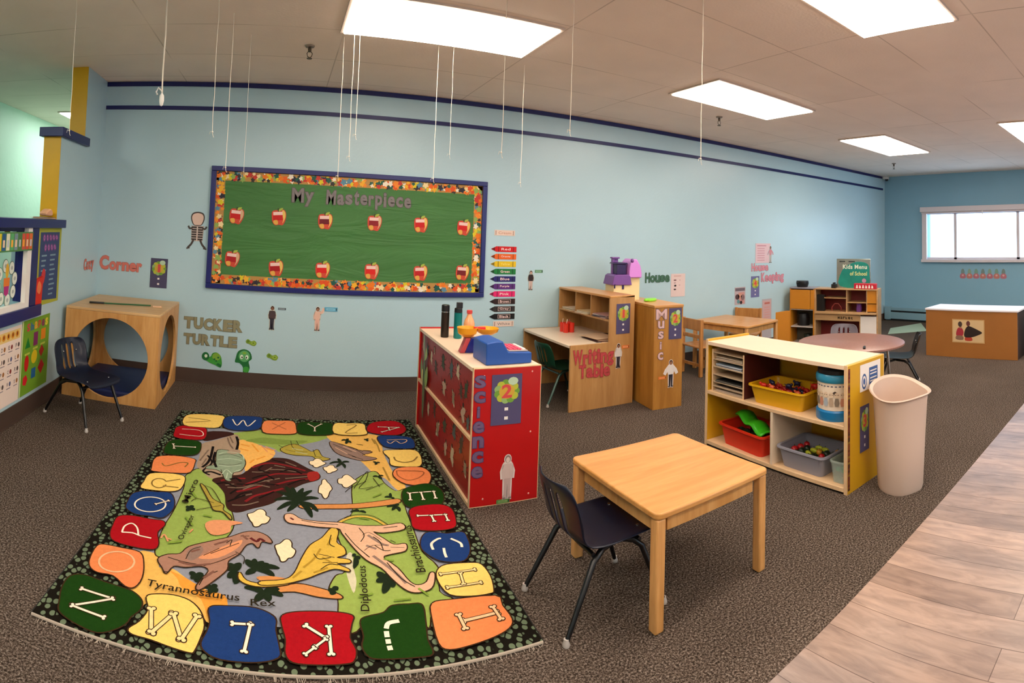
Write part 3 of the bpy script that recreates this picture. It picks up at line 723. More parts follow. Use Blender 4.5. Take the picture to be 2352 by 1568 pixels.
# painted ends and caps of the stepped partition
struct(MB().box((-1.79, 4.338, 2.06), (WLX, 4.3435, CZ-.001), YEL).build('trim_1'))
struct(MB().box((-1.79, 3.839, 1.36), (WLX, 3.8445, 1.985), YEL).build('trim_2'))
struct(MB().box((-1.815, 3.80, 1.985), (-1.618, 4.39, 2.055), NAVYD).build('trim_3', bevel=.004))
# stripes round the top of the wall
struct(MB().box((WLX, WB-.012, 2.607), (9.07, WB-.0005, 2.647), NAVYD).build('trim_4'))
struct(MB().box((WLX, WB-.012, 2.395), (9.1, WB-.0005, 2.43), NAVYD).build('trim_5'))
struct(MB().box((WLX+.001, WB-.008, 0), (9.19, WB-.0005, .122), BASEB).box((WLX+.001, WB-.02, 0), (9.19, WB-.008, .012), BASEB).build('baseboard_back'))
struct(MB().box((WLX+.0005, -4.0, 0), (WLX+.008, WB-.01, .122), BASEB).box((WLX+.0005, -4.0, 0), (WLX+.02, WB-.02, .012), BASEB).build('baseboard_left'))

# observation hatch in the left partition
win = MB()
win.box((-1.80, 1.95, 1.30), (-1.612, 3.95, 1.362), NAVY)                                   # top rail
win.box((-1.80, 1.95, .685), (-1.612, 3.58, .765), NAVY)                                   # bottom rail
win.box((-1.655, 3.40, .765), (-1.625, 3.50, 1.30), NAVYD)
wo = struct(win.build('window_2', bevel=.003))
f = MB(); f.box((-1.66, 3.335, .765), (-1.628, 3.398, 1.30), WHITE).box((-1.66, 2.1, .765), (-1.628, 3.335, .80), WHITE)
f.build('window_frame', wo)
f = MB(); f.box((-1.72, 3.335, .80), (-1.661, 3.40, 1.30), NAVYD).box((-1.72, 2.1, 1.275), (-1.661, 3.335, 1.30), NAVYD); f.build('window_reveal', wo)
g = MB(); g.box((-1.702, 2.1, .80), (-1.698, 3.334, 1.275), glass_mat()); g.build('pane', wo)

# window in the far wall
FRM = mat('window_frame_white', '#d8cdd0', .45)
w1 = MB()
w1.box((9.12, 1.72, 1.07), (9.19, 4.09, 1.12), FRM).box((9.14, 3.99, 1.12), (9.19, 4.08, 1.96), FRM).box((9.14, 1.73, 1.12), (9.19, 1.8, 1.96), FRM)
w1 = struct(w1.build('window_1', bevel=.004))
MB().box((9.10, 1.72, 1.965), (9.19, 4.10, 2.055), FRM).box((9.115, 1.74, 1.935), (9.17, 4.08, 1.963), mat('blind_slats', '#c9b9ba', .5)).build('rolled_blind', w1, bevel=.004)
MB().box((9.10, 2.915, 1.90), (9.104, 2.93, 1.965), WHITE).build('blind_cord', w1)
m = MB()
for y in (3.46, 2.32): m.box((9.20, y-.025, 1.12), (9.26, y+.025, 1.96), FRM)
for z in (1.12, 1.925): m.box((9.20, 1.8, z), (9.26, 3.99, z+.035), FRM)
m.build('window_frame', w1)
for a, b in ((3.485, 3.99), (2.345, 3.435), (1.8, 2.295)):
    MB().box((9.235, a, 1.155), (9.24, b, 1.925), glass_mat()).build('pane', w1)

w3 = MB()  # unseen window behind the camera, added to bring in bluish daylight
for z_ in (.95, 2.11): w3.box((4.0, -4.18, z_), (8.0, -4.12, z_+.04), FRM)
for x in (4.0, 5.31, 6.64, 7.96): w3.box((x, -4.18, .95), (x+.04, -4.12, 2.15), FRM)
w3 = struct(w3.build('added_window'))
for x in (4.04, 5.35, 6.68): MB().box((x, -4.152, .99), (x+1.27, -4.148, 2.11), glass_mat()).build('pane', w3)

# ------------------------------------------------------------------ ceiling fixtures
LT = mat('lamp_diffuser', '#ffffff', .5, emit=((1, .87, .73, 1), 16))
LT_HALL = mat('lamp_diffuser_hall', '#ffffff', .5, emit=((.93, 1, .92, 1), 12))
LF = mat('lamp_frame', '#cdb9aa', .5)
def troffer(x0, y0, x1, y1, label, em=LT, grp='fluorescent ceiling panels'):
    t = thing('ceiling_light', label, 'ceiling light', ((x0+x1)/2, (y0+y1)/2, CZ), 0, grp)
    hx, hy = (x1-x0)/2, (y1-y0)/2; f = MB(); w = .022
    for a, b in (((-hx-w, -hy-w), (hx+w, -hy)), ((-hx-w, hy), (hx+w, hy+w)), ((-hx-w, -hy), (-hx, hy)), ((hx, -hy), (hx+w, hy))):
        f.box((a[0], a[1], -.014), (b[0], b[1], -.0005), LF)
    f.build('lamp_frame', t)
    MB().box((-hx, -hy, -.022), (hx, hy, -.001), em).build('diffuser', t)
    return t
troffer(.325, 2.87, 1.53, 3.43, 'large lit ceiling panel above the green bulletin board')
troffer(2.96, 2.98, 4.19, 3.54, 'lit ceiling panel in the middle of the back row, above the yellow shelf')
troffer(5.58, 2.96, 6.86, 3.55, 'smallest lit ceiling panel, near the far window wall')
troffer(1.58, 1.06, 2.82, 1.63, 'lit ceiling panel cut by the top edge of the picture on the right')
troffer(5.50, 1.02, 6.75, 1.57, 'lit ceiling panel cut by the right edge of the picture')
for x, y in ((-1.06, 1.06), (-1.06, -.9), (1.58, -.9), (4.2, -.9), (6.8, -.9), (.3, -2.8), (4.2, -2.8)):
    troffer(x, y, x+1.22, y+.57, 'lit ceiling panel in the rear half of the room, out of view')
troffer(-2.70, 6.20, -2.05, 7.4, 'greenish lit panel on the hallway ceiling behind the partition', LT_HALL, 'hallway ceiling panels')
troffer(-2.9, .9, -2.3, 2.1, 'hallway ceiling panel nearest the hatch, outside the picture', LT_HALL, 'hallway ceiling panels')

def sprinkler(x, y, label):
    t = thing('sprinkler', label, 'sprinkler', (x, y, CZ), 0, 'ceiling sprinklers')
    me = mat('dull_brass', '#55483a', .45, metal=.7)
    MB().lathe([(.001, -.012), (.03, -.010), (.034, -.001), (.001, 0)], mat('escutcheon', '#8d7d6f', .5), n=20).build('ceiling_plate', t)
    b = MB(); b.lathe([(.001, -.045), (.009, -.044), (.012, -.03), (.010, -.008), (.001, -.006)], me, n=12)
    b.tube([(-.009, 0, -.04), (-.019, 0, -.055), (-.014, 0, -.075), (0, 0, -.083)], .003, me, 6).tube([(.009, 0, -.04), (.019, 0, -.055), (.014, 0, -.075), (0, 0, -.083)], .003, me, 6)
    b.build('sprinkler_frame', t)
    MB().lathe([(.001, -.092), (.018, -.091), (.019, -.087), (.004, -.083), (.001, -.083)], me, n=14).build('deflector', t)
sprinkler(.129, 3.772, 'dark ceiling sprinkler left of the largest light panel')
sprinkler(3.86, 3.876, 'dark ceiling sprinkler in front of the middle light panel')
sprinkler(7.66, 3.89, 'tiny dark ceiling sprinkler near the far wall')
cam_t = thing('security_camera', 'small white wall camera high in the far corner', 'camera', (9.13, 4.80, 2.60))
MB().box((-.04, -.04, 0), (.05, .05, .05), WHITE).build('camera_housing', cam_t, bevel=.008)
MB().lathe([(.001, -.035), (.02, -.032), (.032, -.012), (.034, .001), (.001, .001)], BLACK, (0, -.01), 16).build('camera_dome', cam_t)

# strings that hang from the ceiling
STR = mat('white_string', '#e9dccb', .8)
strings = [(-1.229, 2.975, 1.89, 'leftmost hanging string, in front of the yellow post'),
 (-.414, 3.058, 1.908, 'hanging string with a knotted end left of the board'),
 (-.347, 3.246, 1.732, 'string ending on the top left frame of the board'),
 (-.266, 3.614, 1.746, 'faint string just right of the one touching the board corner'),
 (.341, 3.549, 1.744, 'leftmost of three strings under the left end of the large light'),
 (.392, 3.416, 1.856, 'middle of three strings under the left end of the large light'),
 (.426, 3.406, 1.993, 'right and shortest of three strings under the large light'),
 (.966, 3.512, 1.764, 'string reaching the top frame of the board near its right end'),
 (1.059, 3.471, 1.925, 'string just right of the one reaching the right of the board'),
 (1.096, 2.667, 1.839, 'string crossing the right half of the large light panel'),
 (1.648, 3.63, 1.792, 'string with a small bow end right of the board'),
 (1.399, 2.484, 1.96, 'string hanging right of the large light panel'),
 (1.915, 2.053, 1.823, 'string crossing the middle light panel')]
def hang(name, x, y, zb, label, r):
    t = thing(name, label, 'string', (x, y, CZ), 0, 'strings hanging from the ceiling')
    n = 7; rnd = random.Random(int(x*1000)); p = [(rnd.uniform(-.002, .002), rnd.uniform(-.002, .002), -(CZ-zb)*i/n) for i in range(n+1)]; p[0] = (0, 0, 0)
    MB().tube(p, r, STR, 6).build('cord', t)
    e = p[-1]; k = MB().ball((e[0], e[1], e[2]), r*2.6, STR, 6)
    k.tube([(e[0], e[1], e[2]), (e[0]-.012, e[1], e[2]+.004), (e[0]-.016, e[1], e[2]-.012)], r*.8, STR, 5).tube([(e[0], e[1], e[2]), (e[0]+.003, e[1], e[2]-.02), (e[0]+.008, e[1], e[2]-.03)], r*.8, STR, 5)
    k.build('knot', t); return t
for i, (x, y, zb, lab) in enumerate(strings): hang('hanging_string', x, y, zb, lab, .0017 if i not in (3, 8) else .0011)
t = thing('hanging_string', 'thicker white cord ending in a white hook clip left of the board', 'string', (-.711, 3.051, CZ), 0, 'strings hanging from the ceiling')
MB().tube([(0, 0, 0), (.002, 0, -.2), (-.002, 0, -.4), (0, 0, -.53)], .0045, STR, 8).build('cord', t)
MB().tube([(0, 0, -.52), (-.022, 0, -.50), (-.034, 0, -.525), (-.026, 0, -.54)], .005, WHITE, 8).lathe([(.003, -.53), (.013, -.545), (.014, -.575), (.009, -.60), (.002, -.605)], WHITE, n=12, sy=.6).build('hook', t)

# heater along the window wall
t = thing('baseboard_heater', 'long pale blue baseboard heater under the far window', 'heater', (9.19, 4.80, 0), -PI/2)
HB = mat('heater_paint', '#7fa3b0', .45)
MB().box((0, -.07, .035), (6.2, -.001, .155), HB).box((0, -.045, .155), (6.2, -.001, .185), mat('heater_slot', '#10161a', .7)).box((0, -.06, .185), (6.2, -.001, .235), HB).build('heater_case', t, bevel=.004)
MB().box((.06, -.05, .0), (6.1, -.01, .036), mat('heater_slot', '#10161a')).build('heater_foot', t)
MB().box((-.03, -.078, .02), (.09, -.001, .25), HB).build('end_cap', t, bevel=.006)
# ------------------------------------------------------------------ rug
RC = dict(sky='#8f919b', sand='#e8b45c', amber='#e79a3c', grass='#93a852', cream='#cfc7a8', rock='#a98f78', lava0='#3b201c', lava1='#7e1f22', lava2='#9a2a24', rock2='#7a6555', soot='#191311',
 fire='#f0b45e', grdino='#8b9a80', olive='#a9973f', olive2='#a8943f', mauve='#8f7468', leaf='#1f2a1a', trunk='#d08a4e', yeldino='#d6b04a', pink='#dcae8e', brdino='#a67a66', salmon='#dd9468', dkred='#5f2323',
 cloud='#f4dcb4', green='#1b3d10', yellow='#f3cb6c', blue='#1f3a70', orange='#e88650', red='#a5121b', bone='#f2e2cc', bone2='#e3b98e', yelbone='#f3d394', orbone='#efbf93', inky='#8a6a34', inky2='#a85f38', ink='#3b2718', ink2='#2c2418')
RC.update(grhill='#7f9444', grline='#b9c4a8', sandink='#a8823c', brshade='#7d5547', yelshade='#b08c30', grasshade='#7f9a3c')
def rmat(k): return mat('rug_'+k, RC[k], .95, spec=.05, noise=(60, .10), bump=(300, .4))
def pts_of(s): return [tuple(int(v)/1000 for v in q.split(',')) for q in s.split()]
rug = MB(); top = .011
RUG_CORNERS[1] = (1.012, 4.083)
rug.prism(RUG_CORNERS, .0005, top, pebble_mat(), side=mat('rug_binding', '#15130f', .9))
z = top; dz = .000022
for kind, col, w_, ps in RUG:
    p = pts_of(ps); z += dz
    if kind == 'p': rug.sheet(p, z, rmat(col))
    elif kind == 'b':
        q = smooth_loop(p)
        if w_: ribbon(rug, q+q[:1], .011, z, rmat('ink')); z += dz
        rug.sheet(q, z, rmat(col))
    elif kind == 's':
        ribbon(rug, p, w_, z, rmat(col), taper=(col == 'leaf'))
    elif kind == 'n':
        a, b = Vector(p[0]), Vector(p[-1]); d = (b-a).normalized(); nn = Vector((-d.y, d.x)); w2 = w_*.62
        for e, cc in ((.004, 'ink'), (0, col)):
            if e == 0: z += dz
            ribbon(rug, [tuple(a), tuple(b)], w_*.6+e*1.6, z, rmat(cc))
            for c_, s_ in ((a, 1), (b, -1)):
                for q_ in (-1, 1):
                    cc_ = c_+nn*q_*w_*.38+d*s_*w_*.05; rug.disc(cc_.x, cc_.y, w_*.36+e, w_*.36+e, z+dz*.4, rmat(cc), 12)
for body, a, b, h in RUG_TEXT:
    z += dz; a = Vector(a); b = Vector(b); d = b-a
    put_text(rug, body, rmat('ink2'), a.x, a.y, d.length, h, z+.0003, fat=.008, rot=math.atan2(d.y, d.x))
rug = rug.build('rug')
tag(rug, 'rectangular alphabet rug with dinosaurs, volcano and a black pebble border', 'rug')
e = MB()
for i in range(4):
    a = Vector(RUG_CORNERS[i]); b = Vector(RUG_CORNERS[(i+1) % 4]); e.tube([(a.x, a.y, .006), (b.x, b.y, .006)], .0055, mat('rug_binding', '#15130f', .9) if i != 2 else mat('rug_fringe', '#a99b8c', .95), 8)
rnd = random.Random(3)
for i in range(150):
    t_ = rnd.random(); a = Vector(RUG_CORNERS[2]); b = Vector(RUG_CORNERS[3]); c_ = a.lerp(b, t_); e.tube([(c_.x, c_.y-.004, .005), (c_.x+rnd.uniform(-.01, .01), c_.y-.012-rnd.random()*.012, .002)], .0011, mat('rug_fringe', '#a99b8c', .95), 4)
e.build('rug_edge', rug)

# ------------------------------------------------------------------ chairs
def shell_chair(name, label, loc, rz, col, legcol, group='plastic classroom chairs', sc=1):
    t = thing(name, label, 'chair', loc, rz, group); t.scale = (sc, sc, sc)
    P = mat('chair_plastic_'+col.strip('#'), col, .38, spec=.35, coat=.05)
    prof = [(.205, .262, .135), (.2, .281, .152), (.16, .291, .163), (.08, .288, .166), (0, .283, .166), (-.07, .282, .163), (-.12, .289, .158), (-.15, .306, .153), (-.168, .33, .150), (-.178, .36, .150), (-.188, .395, .152), (-.199, .43, .153), (-.212, .47, .148), (-.222, .498, .130), (-.228, .510, .095)]
    nu = 18; vs = []; fs = []
    for i, (x, z_, hw) in enumerate(prof):
        up = min(max((i-5)/4, 0), 1)
        for k in range(nu+1):
            u = -1+2*k/nu; y = u*hw
            vs.append((x+up*.034*u*u, y, z_+(1-up)*(.012*u*u-.004)))
    for i in range(len(prof)-1):
        for k in range(nu):
            if i in (7, 8, 9, 10, 11) and k in (5, 8, 11): continue
            fs.append((i*(nu+1)+k, i*(nu+1)+k+1, (i+1)*(nu+1)+k+1, (i+1)*(nu+1)+k))
    s = MB().add(vs, fs, P, True).build('seat_shell', t, ang=60)
    so = s.modifiers.new('thick', 'SOLIDIFY'); so.thickness = .007; so.offset = 0
    su = s.modifiers.new('round', 'SUBSURF'); su.levels = 1; su.render_levels = 1
    L = mat('chair_leg_'+legcol.strip('#'), legcol, .3, metal=.2, spec=.6)
    for sx, sy in ((1, 1), (1, -1), (-1, 1), (-1, -1)):
        if sx > 0: pts = [(.03, .10*sy, .272), (.09, .125*sy, .262), (.125, .138*sy, .235), (.215, .168*sy, .014)]
        else: pts = [(.03, .10*sy, .268), (-.05, .125*sy, .262), (-.095, .14*sy, .235), (-.215, .168*sy, .014)]
        b = MB().tube(pts, .011, L, 12, rs=[.011, .012, .012, .009]).build('leg', t)
        MB().lathe([(.001, 0), (.0125, .001), (.014, .008), (.010, .018), (.009, .026), (.001, .026)], mat('leg_glide', '#d8cfc8', .3, metal=.4), (.216*sx, .1685*sy), 14).build('glide', b)
    c = MB()
    for x in (.12, -.09): c.tube([(x, -.13, .255), (x, .13, .255)], .009, L, 10)
    build_each(c, 'crossbar', t)
    r = MB()
    for x, y in ((.13, .10), (.13, -.10)): r.lathe([(.007, .290), (.006, .2955), (.001, .297)], CHROME, (x, y), 10)
    for y in (.06, -.06): r.ball((-.176, y, .425), .0055, CHROME, 6)
    build_each(r, 'rivet', t)
    return t
shell_chair('classroom_chair', 'navy plastic chair pushed up to the square wooden table', (1.225, 1.877, 0), 0, '#0a1024', '#0b0b0e')
shell_chair('classroom_chair', 'navy plastic chair in front of the round-hole play cube', (-1.29, 3.673, 0), math.radians(-27), '#0d1529', '#0b0b0e')
shell_chair('classroom_chair', 'dark green plastic chair tucked under the writing desk', (2.40, 4.32, 0), math.radians(4), '#0c3a26', '#3e5a50')
shell_chair('classroom_chair', 'grey plastic chair behind the round table', (5.12, 3.22, 0), math.radians(207), '#6f6770', '#8a8a8a')
shell_chair('classroom_chair', 'black chair seen side-on at the right of the round table', (5.02, 2.50, 0), math.radians(119), '#08090c', '#0b0b0e')

# ------------------------------------------------------------------ square wooden table
def wooden_table(label, loc, rz, w, d, h, name='activity_table', group=None, rot_grain=MAPLEX, leg=.043):
    t = thing(name, label, 'table', loc, rz, group)
    r = .03; pts = []
    for cx, cy, a0 in ((w/2-r, d/2-r, 0), (-w/2+r, d/2-r, 90), (-w/2+r, -d/2+r, 180), (w/2-r, -d/2+r, 270)):
        for k in range(7): a = math.radians(a0+15*k); pts.append((cx+r*math.cos(a), cy+r*math.sin(a)))
    MB().prism(pts, h-.024, h, rot_grain).build('tabletop', t, bevel=.006, seg=3)
    a = MB(); i = .03; q = .018
    a.box((-w/2+i+leg, -d/2+i, h-.085), (w/2-i-leg, -d/2+i+q, h-.024), BIRCH).box((-w/2+i+leg, d/2-i-q, h-.085), (w/2-i-leg, d/2-i, h-.024), BIRCH)
    a.box((-w/2+i, -d/2+i+leg, h-.085), (-w/2+i+q, d/2-i-leg, h-.024), BIRCH).box((w/2-i-q, -d/2+i+leg, h-.085), (w/2-i, d/2-i-leg, h-.024), BIRCH)
    a.build('apron', t, bevel=.002)
    for sx in (-1, 1):
        for sy in (-1, 1):
            x, y = sx*(w/2-.008-leg/2), sy*(d/2-.008-leg/2)
            MB().box((x-leg/2, y-leg/2, 0), (x+leg/2, y+leg/2, h-.0245), MAPLE).build('leg', t, bevel=.008, seg=3)
    return t
wooden_table('square light maple table in the middle of the carpet', (1.60, 1.885, 0), 0, .62, .62, .425)
wooden_table('small wooden table against the back wall between two wooden chairs', (4.62, 4.32, 0), math.radians(9), .66, .74, .53, leg=.040)

# wooden chairs at the back table
def wood_chair(label, loc, rz):
    t = thing('wooden_chair', label, 'chair', loc, rz, 'wooden chairs at the back table')
    W = wood('chair_wood', '#c58a4c', '#a96f36', 2)
    for sx in (-1, 1):
        MB().box((-.165, sx*.155-.016, 0), (-.125, sx*.155+.016, .59), W).build('leg', t, bevel=.006)
        MB().box((.125, sx*.155-.016, 0), (.16, sx*.155+.016, .29), W).build('leg', t, bevel=.006)
    MB().box((-.165, -.17, .29), (.175, .17, .31), W).build('seat', t, bevel=.006)
    MB().box((-.155, -.14, .47), (-.135, .14, .585), W).build('back_rail', t, bevel=.006)
    MB().box((-.155, -.14, .39), (-.135, .14, .43), W).build('back_rail', t, bevel=.005)
    MB().box((-.15, -.14, .10), (-.135, .14, .13), W).build('stretcher', t); MB().box((.135, -.14, .10), (.15, .14, .13), W).build('stretcher', t)
wood_chair('slatted wooden chair at the left side of the back table', (4.18, 4.40, 0), math.radians(-4))
wood_chair('wooden chair behind the far side of the back table', (5.12, 4.62, 0), math.radians(-150))

# round table
t = thing('round_table', 'round table with pinkish brown speckled top behind the yellow shelf', 'table', (4.45, 2.70, 0))
MB().lathe([(.001, .476), (.47, .476), (.49, .482), (.49, .496), (.482, .50), (.001, .50)], mat('table_laminate_pinkish', '#96685a', .35, noise=(40, .15)), n=64).build('tabletop', t)
for i in range(4):
    a = PI/4+i*PI/2; b = MB().tube([(.34*math.cos(a), .34*math.sin(a), .476), (.38*math.cos(a), .38*math.sin(a), 0.01)], .014, CHROME, 12).build('leg', t)
    MB().lathe([(.001, 0), (.02, 0), (.02, .02), (.012, .03), (.001, .03)], BLACK, (.38*math.cos(a), .38*math.sin(a)), 12).build('foot', b)
tag(MB().box((-.03, -.01, 0), (.05, .012, .012), BLACK).box((.05, -.006, .003), (.085, .006, .009), BLACK).build('marker', None, (4.20, 2.42, .5005), .5), 'small black marker lying on the round table', 'marker')

# ------------------------------------------------------------------ play cube
def ring_panel(mb, w, h, r, cx, cz, M, th, m, n=48):
    """rectangular panel with a round hole, in local XY of M, thickness along Z 0..th"""
    outer = []
    for i in range(n):
        a = 2*PI*i/n; dx, dy = math.cos(a), math.sin(a)
        k = min(((w-cx) if dx > 0 else cx)/abs(dx) if abs(dx) > 1e-6 else 1e9, ((h-cz) if dy > 0 else cz)/abs(dy) if abs(dy) > 1e-6 else 1e9)
        outer.append((cx+dx*k, cz+dy*k))
    # snap nearest samples onto the corners
    for c_ in ((0, 0), (w, 0), (w, h), (0, h)):
        j = min(range(n), key=lambda q: (outer[q][0]-c_[0])**2+(outer[q][1]-c_[1])**2); outer[j] = c_
    inner = [(cx+r*math.cos(2*PI*i/n), cz+r*math.sin(2*PI*i/n)) for i in range(n)]
    vs = [M @ Vector((x, y, zz)) for zz in (0, th) for L in (outer, inner) for x, y in L]
    fs = []
    for i in range(n):
        j = (i+1) % n
        fs += [(2*n+i, 2*n+j, 3*n+j, 3*n+i)[::1], (i, n+i, n+j, j), (i, j, 2*n+j, 2*n+i), (n+i, 3*n+i, 3*n+j, n+j)]
    mb.add(vs, fs, m)
    return mb
cx0, cx1, cy0, cy1, ch = -1.612, -.862, 4.05, 4.83, .695
t = thing('play_cube', 'wooden play cube with large round holes in the corner', 'play cube', ((cx0+cx1)/2, (cy0+cy1)/2, 0))
W_, D_ = cx1-cx0, cy1-cy0; hw, hd = W_/2, D_/2; th = .02
def M4(ex, ey, ez, o): return Matrix(((ex[0], ey[0], ez[0], o[0]), (ex[1], ey[1], ez[1], o[1]), (ex[2], ey[2], ez[2], o[2]), (0, 0, 0, 1)))
for nm, M_, wd in (('front_panel', M4((1, 0, 0), (0, 0, 1), (0, -1, 0), (-hw, -hd+th, 0)), W_), ('back_panel', M4((1, 0, 0), (0, 0, 1), (0, -1, 0), (-hw, hd, 0)), W_),
    ('side_panel', M4((0, 1, 0), (0, 0, 1), (1, 0, 0), (hw-th, -hd+th, 0)), D_-2*th), ('side_panel', M4((0, 1, 0), (0, 0, 1), (1, 0, 0), (-hw, -hd+th, 0)), D_-2*th)):
    ring_panel(MB(), wd, ch-th, .300 if wd == W_ else .300, wd/2, .335, M_, th, BIRCH).build(nm, t, bevel=.0015)
MB().box((-hw, -hd, ch-th), (hw, hd, ch), wood('birch_top', '#d9b07a', '#c79a60', 0)).build('top_panel', t, bevel=.004)
MB().box((-hw+th, -hd+th, 0), (hw-th, hd-th, .02), BIRCH).build('bottom_panel', t)
c = tag(MB().box((-hw+.03, -hd+.03, .021), (hw-.03, hd-.03, .085), mat('navy_vinyl', '#0e1a4a', .45, bump=(12, .2))).build('floor_cushion', None, ((cx0+cx1)/2, (cy0+cy1)/2, 0), bevel=.02, seg=4), 'navy vinyl cushion on the bottom of the play cube', 'cushion')
t = thing('pointer_stick', 'long green stick with a black handle lying on top of the play cube', 'stick', (-1.50, 4.27, ch+.009), math.radians(17))
MB().tube([(0, 0, 0), (.12, 0, 0)], .0085, BLACK, 10).build('handle', t)
MB().tube([(.12, 0, 0), (.50, 0, 0)], .006, mat('green_stick', '#1f5a2a', .4), 10).build('shaft', t)
tag(MB().box((0, 0, 0), (.07, .045, .006), mat('orange_card', '#e8b890', .6)).build('paper_scrap', None, (-1.0, 4.40, ch+.0005), .3), 'small pale card by the tip of the green stick on the cube', 'paper')

# ------------------------------------------------------------------ red science cabinet
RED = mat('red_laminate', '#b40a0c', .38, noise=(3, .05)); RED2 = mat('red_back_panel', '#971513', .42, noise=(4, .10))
sc_o = (1.037, 3.97, 0); t = thing('storage_cabinet', 'red storage cabinet with cream top beside the rug', 'cabinet', sc_o, math.radians(-91.1))
Lc, Dc, Hc = 1.235, .39, .712
MB().box((.0, .0, .0), (.02, Dc, Hc+.006), RED).box((-.001, -.002, 0), (.021, 0, Hc+.007), BIRCHL).build('end_panel', t, bevel=.003)
MB().box((Lc-.02, .004, .004), (Lc+.0005, Dc-.004, Hc-.006), RED).box((Lc-.021, 0, 0), (Lc, .004, Hc), BIRCHL).box((Lc-.021, Dc-.004, 0), (Lc, Dc, Hc), BIRCHL).box((Lc-.021, 0, Hc-.006), (Lc, Dc, Hc), BIRCHL).box((Lc-.021, 0, 0), (Lc, Dc, .004), BIRCHL).build('end_panel', t, bevel=.0015)
MB().box((.021, .0, Hc-.022), (Lc-.021, Dc, Hc-.002), CREAM).build('cabinet_top', t, bevel=.002)
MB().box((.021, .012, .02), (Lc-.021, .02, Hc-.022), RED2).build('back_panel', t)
MB().box((.021, -.001, .333), (Lc-.021, Dc, .352), BIRCHL).build('shelf', t, bevel=.002)
MB().box((.021, -.001, .0), (Lc-.021, Dc, .02), BIRCHL).build('bottom_board', t, bevel=.002)
bug_cols = ['#8b7a64', '#3a4a38', '#b59a86', '#4b5a5c', '#c4b498', '#4a3a30']
bugs = [(.10, .60, .035, .06), (.22, .60, .03, .05), (.33, .57, .03, .06), (.45, .53, .035, .055), (.40, .63, .02, .03), (.62, .60, .045, .06), (.66, .46, .05, .06), (.80, .60, .04, .07), (.93, .62, .04, .055), (1.0, .53, .035, .05), (.86, .45, .03, .06), (1.09, .56, .03, .07), (1.05, .42, .05, .06), (1.14, .40, .03, .05),
        (.30, .22, .03, .06), (.46, .26, .035, .06), (.55, .17, .04, .07), (.70, .24, .045, .05), (.74, .12, .035, .06), (.90, .27, .05, .05), (.88, .13, .045, .07), (1.04, .25, .035, .07), (1.12, .15, .035, .05)]
rnd = random.Random(5)
for i, (x, z_, a, b) in enumerate(bugs):
    cc = flat(bug_cols[i % 6]); c2 = flat(bug_cols[(i+2) % 6]); s_ = MB(); ro = rnd.uniform(-.6, .6); a *= 1.25; b *= 1.1
    s_.disc(0, 0, a*.42, b*.8, 0, cc, 14, ro).disc(0, b*.2, a*.75, b*.3, .0003, c2, 12, ro+.5).disc(0, -b*.25, a*.6, b*.25, .0004, c2, 12, ro-.5).disc(b*.3*math.sin(-ro), b*.75*math.cos(ro), a*.22, a*.22, .0006, flat('#2a2420'), 10)
    for q in (-1, 1):
        for k in (-1, 0, 1): ribbon(s_, [(0, k*b*.3), (q*a*.9, k*b*.45), (q*a*1.2, k*b*.75)], .0035, .0002, flat('#2a2420'))
    o = s_.build('insect_sticker', t); o.location = (x, .0112, z_); o.rotation_euler = (PI/2, 0, 0)
o = MB()
for p_, col in (([(-.02, -.26), (.02, -.26), (.03, .05), (.0, .18), (-.03, .05)], '#5d6b4a'), ([(-.02, 0), (-.09, .10), (-.11, .02), (-.06, -.05)], '#7d8f63'), ([(.02, 0), (.09, .08), (.10, -.02), (.05, -.07)], '#8aa25a'), ([(.0, .12), (-.05, .24), (-.02, .27), (.02, .14)], '#8b9a80'), ([(0, .10), (.05, .20), (.07, .14)], '#a2b06a')):
    o.sheet(smooth_loop(p_), .0004+.0003*len(o.f)**.5, flat(col))
o.rect(-.05, -.05, -.02, .03, .004, flat('#d9d38f'))
o = o.build('plant_sticker', t); o.location = (.20, -.004, .42); o.rotation_euler = (PI/2, 0, 0)

# number cards (dark slate card, green and yellow wreath, red numeral)
def number_card(digit, M, w, h, label, dark='#524b6e'):
    b = MB(); b.box((0, 0, 0), (w, h, .002), flat(dark))
    cx, cy = w*.5, h*.66; z_ = .0023
    for i in range(11):
        a = 2*PI*i/11; b.disc(cx+math.cos(a)*w*.30, cy+math.sin(a)*h*.17, w*.13, h*.075, z_, flat(('#6f9a3a', '#b2b83c', '#8fae6a')[i % 3]), 12); z_ += .00004
    b.disc(cx+w*.2, cy+h*.2, w*.17, h*.08, z_, flat('#b9d0b0'), 12); b.disc(cx, cy, w*.26, h*.15, z_+.0001, flat('#c9a13c'), 18)
    put_text(b, digit, flat('#cf4a4a'), cx-(w*.17 if digit != '1' else w*.07), cy-h*.13, w*(.34 if digit != '1' else .16), h*.27, z_+.0004, fat=.03)
    b.rect(w*.44, h*.10, w*.56, h*.16, .0024, PAPER); b.rect(w*.44, h*.28, w*.56, h*.34, .0024, PAPER)
    o = b.build('number_card', None, M=M); return tag(o, label, 'sign', 'chalkboard number cards')
def letters(name, label, rows, M, m, outline=None, cat='lettering', fat=.02, ext=.003):
    """rows: (text, x, y, w, h) ; each glyph is a child named letter"""
    t = thing(name, label, cat); t.matrix_world = M
    for ch, x, y, w, h, ro in rows:
        b = MB(); put_text(b, ch, m, 0, 0, w, h, ext, fat=fat, ext=ext, outline=outline)
        o = b.build('letter', t); o.location = (x, y, 0); o.rotation_euler = (0, 0, ro)
    return t
